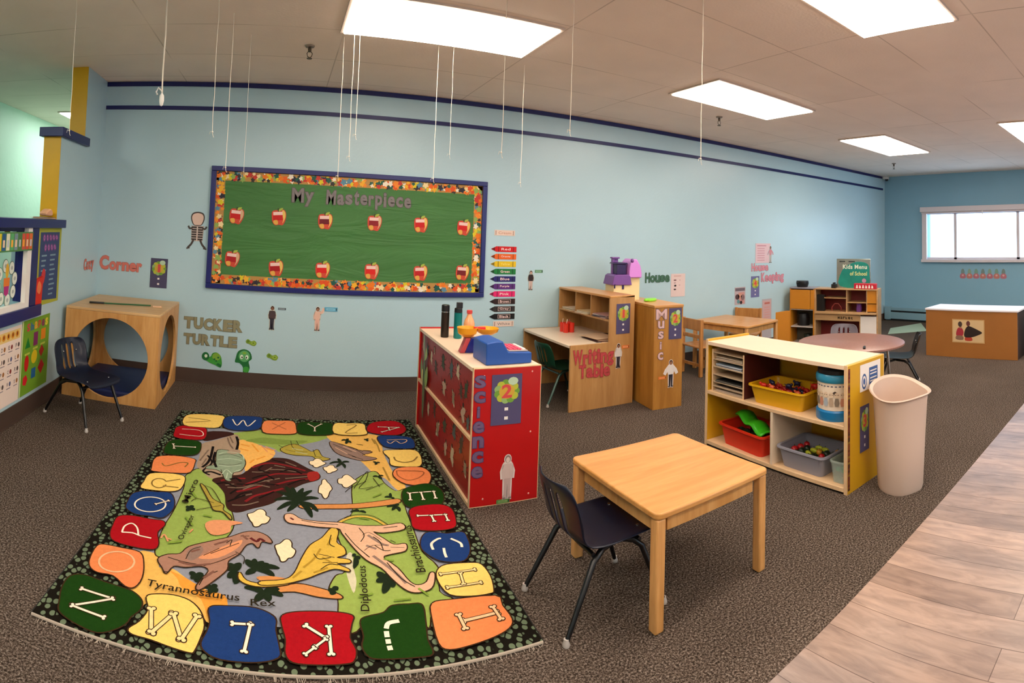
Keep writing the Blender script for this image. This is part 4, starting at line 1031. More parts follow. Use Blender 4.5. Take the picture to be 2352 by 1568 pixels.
def word_rows(word, x, y, w, h, gap=.12, wob=0, rnd=random.Random(2), wid=None):
    wt = {'I': .42, 'i': .4, 'l': .4, 'M': 1.35, 'm': 1.4, 'W': 1.4, 'w': 1.3, 't': .7, 'r': .75, '1': .5, 'T': 1.05}
    low = 'acemnorsuvwxzi'; n = sum(wt.get(c, 1) for c in word if c != ' ')+.6*word.count(' ')+gap*(len(word)-1)
    k = w/n; out = []; cx = x
    for c in word:
        if c == ' ': cx += .6*k+gap*k; continue
        cw = wt.get(c, 1)*k; hh = h*.72 if c in low and c != 'i' else h; yy = y
        if c in 'gpqyj': yy = y-h*.26
        out.append((c, cx, yy+rnd.uniform(-wob, wob), cw, hh, rnd.uniform(-wob, wob)*4)); cx += cw+gap*k
    return out

ang = -.0192
RM = Matrix.Translation(sc_o) @ Matrix.Rotation(math.radians(-91.1), 4, 'Z')
def endM(x, z_): return RM @ Matrix.Translation((Lc+.0015, x-1.0133, z_)) @ Matrix.Rotation(PI/2, 4, 'Z') @ Matrix.Rotation(PI/2, 4, 'X')
xr = 1.016
number_card('2', endM(1.116, .412), .172, .262, 'slate number card with a red 2 on the red cabinet end')
rows = []; zz = .612
for c in 'Science':
    rows.append((c, 0 if c != 'i' else .018, zz-.075*0, .058 if c != 'i' else .014, .062 if c == 'S' else .056, 0)); zz -= .0765
letters('lettering_sign', 'slate blue letters spelling Science down the red cabinet end', rows, endM(1.022, .0), mat('slate_letter', '#6a5474', .5), mat('slate_letter_edge', '#3e3a6a', .6), fat=.03)

def person_cut(label, M, h, top_c, leg_c, hair='#2a1c16', skin='#9a6a50', arm='down', border='#e9dcd6', mono=False, tagc=None, group='paper cutouts of people'):
    b = MB(); k = h/1.0
    def P(l): return [(x*k*.82, y*k) for x, y in l]
    body = [(-.11, .80), (.11, .80), (.14, .70), (.12, .52), (.11, .46), (-.11, .46), (-.12, .52), (-.14, .70)]
    legs = [(-.11, .47), (.11, .47), (.10, .25), (.09, .03), (.12, .0), (.02, .0), (.01, .25), (0, .38), (-.01, .25), (-.03, .0), (-.12, .0), (-.09, .03), (-.10, .25)]
    armL = {'down': [(-.12, .78), (-.19, .62), (-.17, .46), (-.12, .47), (-.13, .62), (-.09, .74)], 'out': [(-.12, .78), (-.28, .64), (-.36, .50), (-.30, .47), (-.20, .60), (-.08, .70)]}[arm if arm == 'out' else 'down']
    armR = [(-x, y) for x, y in armL] if arm != 'up' else [(.10, .78), (.22, .82), (.28, .96), (.34, .94), (.28, .76), (.10, .68)]
    outline = [body, legs, armL, armR]
    for i, q in enumerate(outline): b.prism(grow(P(q), .026*k+.002), 0, .0015, flat(border))
    b.disc(0, .90*k, .095*k, .115*k, .0017, flat(border), 18)
    if mono: b.disc(0, .89*k, .06*k, .08*k, .0018, flat(skin), 16)
    b.sheet(P(legs), .0020, flat(leg_c)); b.sheet(P(armL), .0022, flat(top_c)); b.sheet(P(armR), .0022, flat(top_c)); b.sheet(P(body), .0024, flat(top_c))
    b.disc(0, .905*k, .075*k, .09*k, .0026, flat(hair), 16); b.disc(0, .885*k, .052*k, .065*k, .0028, flat(skin), 16)
    for q in (-1, 1): b.disc(q*.075*k, .015*k, .045*k, .018*k, .0028, flat(hair), 10)
    o = b.build('person_cutout', None, M=M)
    return tag(o, label, 'paper cutout', group)
def tag_strip(label, M, w, h, col, lines='#efe8e0'):
    b = MB(); b.box((0, 0, 0), (w, h, .0015), flat(col)); b.rect(w*.14, h*.25, w*.80, h*.75, .0018, flat(lines)); b.rect(w*.22, h*.42, w*.70, h*.56, .002, flat(col)); b.rect(w*.88, h*.2, w*.95, h*.8, .002, flat('#2c3440'))
    return tag(b.build('name_strip', None, M=M), label, 'label', 'small word strips')
person_cut('pale grey cutout of a standing person low on the red cabinet end', endM(1.222, .028), .225, '#c9b2ac', '#b9a09a', '#8a7470', '#d8c4bc', border='#ddd0ca')
tag_strip('small green strip at the foot of the red cabinet end', endM(1.165, .006), .075, .02, '#5d7f42', '#7c9a5c')
s_ = MB()
for x, z_ in ((1.072, .672), (1.345, .682), (1.345, .36), (1.085, .04), (1.345, .035)): pass
for x, z_ in ((.06, .67), (.335, .68), (.335, .36), (.075, .04), (.335, .035)):
    s_.ball((x, 0, z_), .005, mat('screw_cover', '#e2a79a', .4), 6, (1, .4, 1))
for o in build_each(s_, 'screw_cap', t): o.location = (Lc+.0005, 0, 0); o.rotation_euler = (0, 0, PI/2)

# things on the red cabinet
zt = Hc-.001
b = thing('thermos', 'tall dark brown thermos with black cap on the red cabinet', 'bottle', (1.118, 3.61, zt))
MB().lathe([(.001, 0), (.026, .0), (.0275, .006), (.0275, .165), (.001, .166)], mat('thermos_brown', '#2c221c', .3, metal=.4), n=24).build('bottle_body', b)
MB().lathe([(.0265, .1665), (.0265, .172), (.001, .1725)], CHROME, n=24).build('steel_ring', b)
MB().lathe([(.001, .1725), (.0275, .173), (.0275, .212), (.024, .216), (.001, .216)], BLACK, n=24).build('cap', b)
b = thing('water_bottle', 'teal water bottle with a black flip lid on the red cabinet', 'bottle', (1.193, 3.56, zt))
MB().lathe([(.001, 0), (.026, .0), (.0275, .006), (.0275, .17), (.001, .171)], mat('bottle_teal', '#0b7a78', .3, metal=.3), n=24).build('bottle_body', b)
MB().lathe([(.001, .1715), (.0275, .172), (.026, .20), (.001, .201)], BLACK, n=24).box((-.012, -.014, .20), (.026, .014, .238), BLACK).build('flip_lid', b, bevel=.002)
b = thing('drink_bottle', 'small orange drink bottle with a red cap behind the toy scale', 'bottle', (1.205, 3.37, zt))
MB().lathe([(.001, 0), (.033, .001), (.035, .01), (.034, .10), (.036, .125), (.030, .150), (.018, .172), (.014, .190), (.001, .191)], mat('orange_drink', '#e8a06a', .2, spec=.6), n=24).build('bottle_body', b)
MB().lathe([(.001, .1915), (.018, .192), (.018, .212), (.001, .213)], mat('red_cap', '#d0403c', .4), n=20).build('cap', b)
b = thing('toy_scale', 'toy balance scale with yellow pan on a blue and red base', 'toy', (1.150, 3.13, zt), math.radians(-8))
MB().prism([(-.055, 0), (.065, 0), (.065, .045), (.03, .055), (.015, .085), (-.02, .085)], -.03, .03, mat('toy_blue', '#15207a', .35), T=Matrix.Rotation(PI/2, 4, 'X')).build('scale_base', b, bevel=.003)
MB().prism([(-.085, 0), (-.056, 0), (-.022, .085), (-.05, .085)], -.031, .031, mat('toy_red', '#b8434a', .4), T=Matrix.Rotation(PI/2, 4, 'X')).build('scale_foot', b, bevel=.002)
q_ = MB().lathe([(.001, .09), (.03, .092), (.055, .11), (.062, .145), (.058, .145), (.05, .115), (.001, .1)], mat('toy_yellow', '#f0a01c', .35), (-.04, 0), 24).lathe([(.001, .10), (.035, .102), (.062, .118), (.07, .14), (.066, .14), (.055, .12), (.001, .108)], mat('toy_yellow', '#f0a01c', .35), (.085, .01), 24)
build_each(q_, 'scale_pan', b)
MB().box((.0, -.012, .128), (.07, .012, .148), mat('toy_red2', '#c9262c', .4)).build('scale_pointer', b, bevel=.003)
# cash register : high back box, low keypad front
b = thing('toy_cash_register', 'blue toy cash register on the near end of the red cabinet', 'toy', (1.10, 2.785, zt))
BL = mat('register_blue', '#1c4fa0', .4)
prof = [(0, 0), (.27, 0), (.27, .058), (.13, .066), (.095, .125), (.055, .125), (0, .115)]
MB().prism(prof, -.21, 0, BL, T=Matrix.Rotation(PI/2, 4, 'X')).build('register_case', b, bevel=.006, seg=3)
k_ = MB(); kt = Matrix.Translation((.138, .02, .0665)) @ Matrix.Rotation(math.radians(2.2), 4, 'Y')
k_.box((0, 0, 0), (.115, .17, .005), mat('register_grey', '#c9b9ae', .4), T=kt)
k_.build('keypad', b)
for i in range(4):
    for j in range(4):
        k2 = MB().box((.008+i*.026, .010+j*.038, .005), (.028+i*.026, .040+j*.038, .013), mat('register_pink', '#d9486a', .4) if i < 3 else mat('register_white', '#e8ddd6', .4), T=kt).build('key', b, bevel=.002)
# ------------------------------------------------------------------ writing desk with hutch  (local x runs toward the camera, y into depth)
DM = wood('desk_maple', '#c2935c', '#b07f49', 2, .45)
t = thing('writing_desk', 'maple writing desk with a pigeonhole hutch against the back wall', 'desk', (2.285, 4.845, 0), -PI/2)
DL, DD = .905, .635
MB().prism([(0, 0), (DD, 0), (DD, .925), (.375, .905), (.375, .535), (0, .535)], DL-.018, DL, DM, T=Matrix(((0, 0, 1, 0), (1, 0, 0, 0), (0, 1, 0, 0), (0, 0, 0, 1)))).build('side_panel', t, bevel=.002)
MB().prism([(0, 0), (DD, 0), (DD, .925), (.375, .905), (.375, .535), (0, .535)], 0, .018, DM, T=Matrix(((0, 0, 1, 0), (1, 0, 0, 0), (0, 1, 0, 0), (0, 0, 0, 1)))).build('side_panel', t, bevel=.002)
MB().box((.018, -.004, .512), (DL-.018, DD-.01, .534), mat('desk_top_cream', '#e8d3ba', .35)).build('desktop', t, bevel=.003)
MB().box((.018, DD-.015, .02), (DL-.018, DD-.001, .90), DM).build('back_panel', t)
MB().box((0, .372, .906), (DL, DD, .926), MAPLEX).build('hutch_top', t, bevel=.004)
MB().box((.018, .376, .708), (DL-.018, DD-.016, .722), DM).build('hutch_shelf', t)
for x in (.31, .58): MB().box((x-.007, .385, .722), (x+.007, DD-.016, .906), DM).build('divider', t)
def papers(name, label, x, y, z, w, d, n, M0, cols, cat='papers', spread=.012, seed=1, group=None, ro=.12):
    b = MB(); rnd = random.Random(seed); zz = 0
    for i in range(n):
        h = rnd.uniform(.0015, .004); T = Matrix.Translation((rnd.uniform(-spread, spread), rnd.uniform(-spread, spread), 0)) @ Matrix.Rotation(rnd.uniform(-ro, ro), 4, 'Z')
        b.box((-w/2, -d/2, zz), (w/2, d/2, zz+h), flat(cols[i % len(cols)]), T=T); zz += h+.0004
    return tag(b.build(name, None, M=M0 @ Matrix.Translation((x, y, z))), label, cat, group)
DMX = Matrix.Translation((2.285, 4.845, 0)) @ Matrix.Rotation(-PI/2, 4, 'Z')
papers('paper_stack', 'loose cream sheets sticking out of the left pigeonhole of the desk', .16, .46, .7225, .20, .16, 5, DMX, ['#d9c3a0', '#e6d6bd', '#b9a890'], seed=2)
papers('paper_stack', 'pile of cream sheets in the middle pigeonhole of the desk', .445, .45, .7225, .19, .16, 7, DMX, ['#e1c99a', '#efe0c8', '#8a7a66'], seed=3)
papers('paper_stack', 'pile of pink and grey sheets in the right pigeonhole of the desk', .735, .46, .7225, .22, .16, 9, DMX, ['#b98a84', '#8f8a96', '#e6cfc4', '#5d5a66'], seed=4)
papers('paper_stack', 'wide low pile of folders on the desktop under the hutch', .72, .42, .5345, .26, .24, 7, DMX, ['#b9906c', '#4a2c2a', '#d9b898', '#7a5a50'], seed=5, spread=.02)
b = thing('pencil_holder', 'bright red four-cup pencil holder on the writing desk', 'pencil holder', (2.60, 4.56, .5345))
RC_ = mat('red_cup', '#d9301f', .35)
for i, (x, y) in enumerate(((-.03, -.03), (.03, -.03), (-.03, .03), (.03, .03))):
    MB().lathe([(.026, 0), (.028, .085), (.024, .085), (.022, .01), (.001, .01)], RC_, (x, y), 16).build('cup', b)
cu = MB()
for x, y, c_, h in ((-.03, -.03, '#e8d6c8', .12), (.03, .03, '#c9404a', .11), (-.04, .03, '#ddc7b8', .12)): cu.tube([(x, y, .02), (x+.012, y, h)], .0035, flat(c_), 6)
build_each(cu, 'pencil', b)
number_card('1', FR(2.728, 3.9395, .600), .143, .256, 'slate number card with a thin red 1 on the desk hutch side')
RL = mat('red_glitter_letter', '#c0444a', .5, noise=(60, .3))
rr = word_rows('Writing', 0, .112, .395, .115, wob=.004)+word_rows('Table', .06, 0, .30, .105, wob=.004)
letters('lettering_sign', 'red letters reading Writing Table on the maple desk side', rr, FR(2.312, 3.9393, .262), RL, mat('red_letter_edge', '#a04038', .6), fat=.025)
person_cut('cutout of a person in a white shirt and dark trousers on the desk side', FR(2.757, 3.9395, .315), .205, '#d9cfc8', '#3a3038', skin='#8a5a40')
tag_strip('small orange strip beside the person cutout on the desk side', FR(2.795, 3.9393, .472), .075, .028, '#e07a3a', '#f0a878')

# music cabinet
MUS = wood('music_maple', '#bd8438', '#a66e28', 2, .4)
mt = thing('tall_cabinet', 'narrow tall maple cabinet right of the writing desk', 'cabinet', (2.925, 3.665, 0), math.radians(-8.5))
MB().box((0, .012, .0), (.285, .45, .84), MUS).build('cabinet_body', mt, bevel=.003)
MB().box((0, 0, .0), (.285, .0115, .84), MUS).build('front_panel', mt, bevel=.002)
MB().box((-.004, -.004, .8405), (.289, .454, .862), MAPLEX).build('cabinet_top', mt, bevel=.003)
MF = Matrix.Translation((2.925, 3.665, 0)) @ Matrix.Rotation(math.radians(-8.5), 4, 'Z')
def mf(x, z_): return MF @ FR(x, -.0006, z_, '-y')
ML = []
for i, (c, w_) in enumerate((('M', .085), ('u', .05), ('s', .045), ('i', .014), ('c', .045))): ML.append((c, .035 if c == 'M' else (.055 if c != 'i' else .068), .56-i*.092 if i else .545, w_, .085 if c == 'M' else .066, 0))
ML = [('M', .0, .340, .105, .085, 0), ('u', .02, .265, .06, .062, 0), ('s', .025, .178, .05, .062, 0), ('i', .042, .091, .016, .062, 0), ('c', .025, .004, .05, .062, 0)]
letters('lettering_sign', 'pale pink letters spelling Music down the tall cabinet', ML, mf(.015, .405), mat('pale_pink_letter', '#d9b3b0', .5), mat('slate_letter_edge2', '#6a5a6a', .6), fat=.02)
number_card('2', mf(.142, .572), .128, .262, 'slate number card with a red numeral on the tall cabinet front')
person_cut('cutout of a person in a white coat and dark trousers on the tall cabinet', mf(.17, .175), .225, '#e3dad4', '#2c2830', arm='out')
tag_strip('orange strip beside the person cutout on the tall cabinet', mf(.05, .245), .075, .024, '#e07a30', '#f09a60')
tag(MB().prism(smooth_loop([(-.07, -.03), (0, -.045), (.07, -.02), (.08, .02), (.02, .05), (-.06, .035)]), 0, .02, mat('lime_plastic', '#8ae02a', .35)).prism([(-.1, -.01), (-.06, -.02), (-.06, .02), (-.1, .02)], .004, .016, mat('lime_plastic', '#8ae02a', .35)).build('lime_toy', None, (3.13, 3.98, .8625), .4, bevel=.006), 'lime green plastic toy on top of the narrow tall cabinet', 'toy')

# low shelf behind the desk carrying the doll house
ls = thing('low_shelf', 'plain wooden shelf behind the tall cabinet under the doll house', 'shelf', (2.955, 4.30, 0))
MB().box((0, 0, 0), (.53, .53, .80), DM).build('shelf_body', ls, bevel=.003)
MB().box((-.004, -.004, .8005), (.534, .534, .82), MAPLEX).build('shelf_top', ls, bevel=.002)
dh = thing('doll_house', 'plastic doll house with purple roofs and chimney by the House letters', 'doll house', (3.02, 4.42, .8205), math.radians(-10)); dh.scale = (.72, 1, 1)
CR = mat('doll_house_cream', '#f2d9a0', .4); PU = mat('doll_house_purple', '#7a4a98', .38); PD = mat('doll_house_dark_purple', '#2e1450', .4); PK = mat('doll_house_pink', '#d88ae0', .35)
MB().box((0, 0, 0), (.24, .2, .165), CR).build('house_body', dh, bevel=.004)
MB().box((.23, .02, 0), (.40, .2, .24), CR).build('house_wing', dh, bevel=.004)
MB().prism([(-.03, .15), (.26, .15), (.235, .235), (.21, .25), (.03, .25), (.0, .235)], -.215, .015, PU, T=Matrix.Rotation(PI/2, 4, 'X')).build('porch_roof', dh, bevel=.006)
MB().box((.06, .03, .2505), (.20, .18, .35), PD).prism([(.04, .35), (.22, .35), (.205, .365), (.06, .365)], -.19, -.02, PD, T=Matrix.Rotation(PI/2, 4, 'X')).build('upper_storey', dh, bevel=.004)
MB().box((.05, .12, .25), (.085, .16, .40), PU).box((.04, .11, .40), (.15, .17, .415), PU).box((.09, .13, .36), (.14, .165, .405), PU).build('chimney', dh, bevel=.003)
MB().prism([(.22, .22), (.41, .22), (.41, .27), (.385, .34), (.33, .40), (.29, .40), (.24, .36), (.22, .29)], -.21, .01, PK, T=Matrix.Rotation(PI/2, 4, 'X')).build('dormer_roof', dh, bevel=.008)
MB().ball((.265, .0, .385), .022, PU, 8).build('roof_knob', dh)
build_each(MB().box((.12, -.004, .11), (.15, .0, .165), PD).box((.0, -.02, .12), (.012, -.006, .16), PD), 'window_opening', dh)

# ------------------------------------------------------------------ yellow shelf unit
YO = (2.737, 2.845, 0); YR = math.radians(-91.6)
YL = mat('yellow_laminate', '#d3a01c', .36, noise=(4, .04)); YIN = mat('yellow_inner', '#d0951e', .4, noise=(4, .05))
YM = Matrix.Translation(YO) @ Matrix.Rotation(YR, 4, 'Z')
t = thing('shelf_unit', 'low yellow and cream shelf unit holding toy bins', 'shelf', YO, YR)
Ly, Dy, Hy = 1.175, .42, .712
MB().box((0, .006, 0), (.022, Dy, Hy+.012), YL).box((-.0005, 0, 0), (.0225, .006, Hy+.012), BIRCHL).build('end_panel', t, bevel=.003)
MB().box((Ly-.022, .006, 0), (Ly, Dy-.004, Hy-.004), YL).box((Ly-.0225, 0, 0), (Ly+.0005, .006, Hy), BIRCHL).box((Ly-.0225, Dy-.004, 0), (Ly+.0005, Dy, Hy), BIRCHL).build('end_panel', t, bevel=.0015)
MB().box((.0225, -.001, Hy-.026), (Ly-.0228, Dy, Hy-.001), CREAM).build('shelf_top', t, bevel=.002)
MB().box((.0225, 0, .352), (Ly-.0228, Dy-.012, .374), BIRCHL).build('middle_shelf', t, bevel=.002)
MB().box((.0225, 0, .012), (Ly-.0228, Dy-.012, .036), BIRCHL).build('bottom_board', t, bevel=.002)
MB().box((.0225, .01, 0), (Ly-.0228, .02, .012), BLACK).build('kick_strip', t)
MB().box((.0225, Dy-.012, .012), (Ly-.0228, Dy, Hy-.027), YIN).build('back_panel', t)
MB().box((.605, .0, .036), (.623, Dy-.013, .352), mat('divider_cream', '#e3cdb4', .4)).build('divider', t, bevel=.001)
b = MB()
# border print strip stuck along the front edge of the near end panel
for i in range(60):
    rnd = random.Random(i); b.rect(.0, .02+i*.0112, .02, .02+(i+1)*.0112, .0006, flat(('#5a1f22', '#7a3b28', '#8a6a2a', '#3d1a20', '#6a2c2c')[rnd.randrange(5)]))
o = b.build('border_strip', t); o.matrix_local = Matrix.Translation((Ly+.0008, .009, 0)) @ Matrix.Rotation(PI/2, 4, 'Z') @ Matrix.Rotation(PI/2, 4, 'X')
def ym(x, y, z_): return YM @ Matrix.Translation((x, y, z_))
# sign and number card on the near end
def yend(y, z_): return YM @ Matrix.Translation((Ly+.0012, y, z_)) @ Matrix.Rotation(PI/2, 4, 'Z') @ Matrix.Rotation(PI/2, 4, 'X')
b = MB(); b.box((0, 0, 0), (.235, .155, .001), PAPER)
for r_, c_ in ((1, '#3f5f96'), (.72, '#e6ddd8'), (.42, '#3f5f96')): b.disc(.045, .055, .028*r_, .045*r_, .0012+.0003*(1-r_), flat(c_), 24)
b.rect(.10, .025, .20, .125, .0013, flat('#3f5f96'))

for yy in (.10, .082, .058, .040): b.rect(.112, yy, .188-.01*(yy < .05), yy+.007, .0018, PAPER)
tag(b.build('paper_notice', None, M=yend(.135, .535)), 'white notice with blue symbol and blue box on the yellow shelf end', 'notice')
number_card('3', yend(.135, .19), .10, .262, 'slate number card half hidden by the waste bin on the yellow shelf end')

# literature sorter
o_ = thing('paper_sorter', 'wooden sorter with stacked paper trays at the left of the yellow shelf', 'sorter', ym(.045, .02, .3745).translation, YR)
sh = mat('sorter_brown', '#4a1512', .5)
MB().box((0, 0, 0), (.012, .36, .285), BIRCHL).build('side_board', o_)
MB().box((.30, 0, 0), (.312, .36, .285), sh).box((.2995, -.001, 0), (.3125, 0, .286), BIRCHL).build('side_board', o_)
MB().box((.012, .345, 0), (.30, .36, .285), mat('sorter_back', '#2a1a12', .6)).build('back_board', o_)
for i, z_ in enumerate((.0, .032, .062, .112, .165, .215, .262)): MB().box((.012, 0, z_), (.2995, .345, z_+.005), mat('tray_board', '#b9a184', .6)).build('tray', o_)
so = ym(.045, .02, .3745)
for i, (z_, n, c_, lab) in enumerate(((.0055, 3, ['#cbb8a8', '#8a7a70'], 'sheets in the bottom tray of the paper sorter'), (.0375, 2, ['#b9a898', '#6a5a50'], 'sheets in the second tray from the bottom of the paper sorter'), (.0675, 3, ['#3a3a3a', '#9a8f80'], 'dark sheets in the third tray from the bottom of the paper sorter'), (.1705, 6, ['#e8e4e6', '#8fa0b0', '#4a4a55', '#d9d0c8'], 'crumpled white and blue sheets spilling from the wide tray of the sorter'), (.2205, 6, ['#a08a80', '#c9b8a0'], 'brownish sheets filling the top tray of the paper sorter'))):
    papers('paper_stack', lab, .155, .15, z_, .25, .28, n, so, c_, seed=20+i, spread=.004, ro=.03)

# open bins
def tub(name, label, M, w, d, h, m, taper=.86, rim=.012, r=.03, extra_h=0):
    t = thing(name, label, 'bin'); t.matrix_world = M
    def rr(W, D, R, n=5):
        p = []
        for cx, cy, a0 in ((W/2-R, D/2-R, 0), (-W/2+R, D/2-R, 90), (-W/2+R, -D/2+R, 180), (W/2-R, -D/2+R, 270)):
            for k in range(n): a = math.radians(a0+90*k/(n-1)); p.append((cx+R*math.cos(a), cy+R*math.sin(a)))
        return p
    def loft(rings, mm):
        b = MB(); n = len(rings[0][0]); vs = [(x, y, z_) for p, z_ in rings for x, y in p]; fs = []
        for i in range(len(rings)-1):
            for k in range(n): k2 = (k+1) % n; fs.append((i*n+k, i*n+k2, (i+1)*n+k2, (i+1)*n+k))
        b.add(vs, fs, mm, True); return b, n, len(rings)
    th = .003
    rings = [(rr(w*taper, d*taper, r), 0), (rr(w*.985, d*.985, r), h*.92)]
    b, n, k = loft(rings, m); b.f.append(list(range(n-1, -1, -1))); b.m.append(m); b.sm.append(False)
    b2, _, _ = loft([(rr(w*.985-th*2, d*.985-th*2, r), h*.92), (rr(w*taper-th*2, d*taper-th*2, r), th)], m); o = len(b.v); b.add(b2.v, b2.f, m, True); b.f.append([o+n+i for i in range(n)]); b.m.append(m); b.sm.append(False)
    b.build('bin_body', t)
    b, n, k = loft([(rr(w*.985-th*2, d*.985-th*2, r), h*.90), (rr(w*.985-th*2, d*.985-th*2, r), h), (rr(w+rim*2, d+rim*2, r+rim), h), (rr(w+rim*2+.002, d+rim*2+.002, r+rim), h*.93), (rr(w+rim*1.4, d+rim*1.4, r+rim), h*.90), (rr(w*.985, d*.985, r), h*.90)], m); b.build('bin_rim', t)
    return t
MYB = ym(.61, .175, .3745) @ Matrix.Rotation(math.radians(3), 4, 'Z')
tub('toy_bin', 'yellow plastic bin of red and orange toys on the middle shelf', MYB, .43, .30, .115, mat('bin_yellow', '#d9a50a', .38))
MRB = ym(.325, .165, .0365) @ Matrix.Rotation(math.radians(-3), 4, 'Z')
tub('toy_bin', 'red plastic bin with a green lid piece on the bottom shelf', MRB, .42, .28, .135, mat('bin_red', '#d42a12', .38))
MGB = ym(.820, .170, .0365)
tub('toy_bin', 'grey plastic bin of toy fruit on the bottom shelf', MGB, .35, .30, .12, mat('bin_grey', '#8f8f9c', .4))
MCB = ym(1.09, .15, .0365)
def clear():
    m = bpy.data.materials.new('clear_plastic'); m.use_nodes = True; p = m.node_tree.nodes['Principled BSDF']
    p.inputs['Base Color'].default_value = lin('#c9d9cf'); p.inputs['Roughness'].default_value = .15; p.inputs['Alpha'].default_value = .35; return m
tub('clear_tub', 'clear plastic tub of green and tan toys at the right of the bottom shelf', MCB, .10, .26, .125, clear(), r=.02, rim=.003)
def toys(M, w, d, z0, zs, nx, ny, items, seed=1):
    """items: (count, kind, colour, label, group, radius); laid in jittered cells, lower layer first"""
    rnd = random.Random(seed); L = [it[1:] for it in items for _ in range(it[0])]; rnd.shuffle(L)
    cells = [(i, j) for i in range(nx) for j in range(ny)]
    for q, (kind, c_, lab, grp, r) in enumerate(L):
        lay = q//len(cells)
        if q % len(cells) == 0: rnd.shuffle(cells)
        i, j = cells[q % len(cells)]; x = (i+.5)/nx*w-w/2+rnd.uniform(-.004, .004); y = (j+.5)/ny*d-d/2+rnd.uniform(-.004, .004); z_ = z0+lay*zs
        rr_ = r*rnd.uniform(.85, 1.1); b = MB(); m = mat('toy_'+c_.strip('#'), c_, .35)
        if kind == 'animal':
            b.ball((0, 0, 0), rr_, m, 8, (1.25, .8, .8)).ball((rr_*1.2, 0, rr_*.6), rr_*.5, m, 7)
            for q1, s_ in ((1, 1), (1, -1), (-1, 1), (-1, -1)): b.tube([(q1*rr_*.8, s_*rr_*.4, 0), (q1*rr_*.9, s_*rr_*.5, -rr_*1.1)], rr_*.22, m, 6)
            b.tube([(-rr_*1.1, 0, .002), (-rr_*1.6, 0, rr_*.6)], rr_*.14, m, 6)
        elif kind == 'fruit':
            lg = c_ in ('#b9c030', '#e0c020'); b.ball((0, 0, 0), rr_, m, 8, (1.5 if lg else 1, .75 if lg else 1, .75 if lg else .95)); b.tube([(0, 0, rr_*.8), (.003, 0, rr_*1.25)], .002, flat('#3a4a1a'), 5)
        else: b.box((-rr_, -rr_*.7, -rr_*.6), (rr_, rr_*.7, rr_*.6), m).lathe([(.001, rr_*.6), (rr_*.4, rr_*.6), (rr_*.4, rr_*.9), (.001, rr_*.9)], m, n=10)
        Mm = M @ Matrix.Translation((x, y, z_)) @ Matrix.Rotation(rnd.uniform(-.4, .4)+(PI if rnd.random() < .5 else 0), 4, 'Z') @ Matrix.Rotation(rnd.uniform(-.2, .2), 4, 'X')
        tag(b.build({'animal': 'toy_animal', 'fruit': 'toy_fruit'}.get(kind, 'toy_block'), None, M=Mm), lab, 'toy', grp)
toys(MYB, .35, .23, .030, .038, 5, 5, [(20, 'animal', '#d02414', 'red toy animal jumbled in the yellow bin', 'red toy animals in the yellow bin', .021), (12, 'animal', '#e2653c', 'orange toy animal jumbled in the yellow bin', 'orange toy animals in the yellow bin', .019),
    (10, 'animal', '#1a1c40', 'dark navy toy animal jumbled in the yellow bin', 'dark toy animals in the yellow bin', .02), (14, 'animal', '#b01c14', 'dark red toy animal jumbled in the yellow bin', 'dark red toy animals in the yellow bin', .02)], 3)
toys(MGB, .30, .22, .030, .042, 6, 4, [(10, 'fruit', '#c01820', 'red toy fruit in the grey bin', 'red toy fruit in the grey bin', .022), (9, 'fruit', '#b9c030', 'long yellow-green toy fruit in the grey bin', 'yellow-green toy fruit in the grey bin', .02),
    (16, 'fruit', '#1c2a1a', 'dark toy fruit in the grey bin', 'dark toy fruit in the grey bin', .023), (8, 'fruit', '#d0902a', 'orange-yellow toy fruit in the grey bin', 'orange toy fruit in the grey bin', .02)], 11)
toys(MCB, .07, .19, .022, .034, 2, 5, [(8, 'block', '#b99a78', 'tan toy block in the clear tub', 'tan blocks in the clear tub', .014)], 15)
toys(MCB, .07, .19, .060, .034, 2, 5, [(10, 'block', '#3f9a6a', 'green toy block in the clear tub', 'green blocks in the clear tub', .014)], 16)
toys(MRB, .33, .20, .030, .040, 5, 3, [(14, 'block', '#1f2a1c', 'dark toy vehicle in the red bin', 'dark toys in the red bin', .026), (12, 'block', '#8a1c14', 'dark red block in the red bin', 'dark red blocks in the red bin', .024)], 17)
b = MB(); n_ = 14; vs = []; fs = []
for i in range(n_+1):
    for j in range(6):
        x = -.17+.34*i/n_; y = (-.06+.024*j); vs.append((x, y, .012*math.sin(i*.9)+.02*math.cos(PI*(j-2.5)/5)-.05*(i/n_)+.03))
for i in range(n_):
    for j in range(5): fs.append((i*6+j, (i+1)*6+j, (i+1)*6+j+1, i*6+j+1))
b.add(vs, fs, mat('lime_toy_plastic', '#3fc41e', .35), True)
o = b.build('green_toy_tray', None, M=MRB @ Matrix.Translation((.02, -.02, .155)) @ Matrix.Rotation(math.radians(-14), 4, 'Z')); so_ = o.modifiers.new('thick', 'SOLIDIFY'); so_.thickness = .012
tag(o, 'wavy bright green plastic piece lying across the red bin', 'toy')
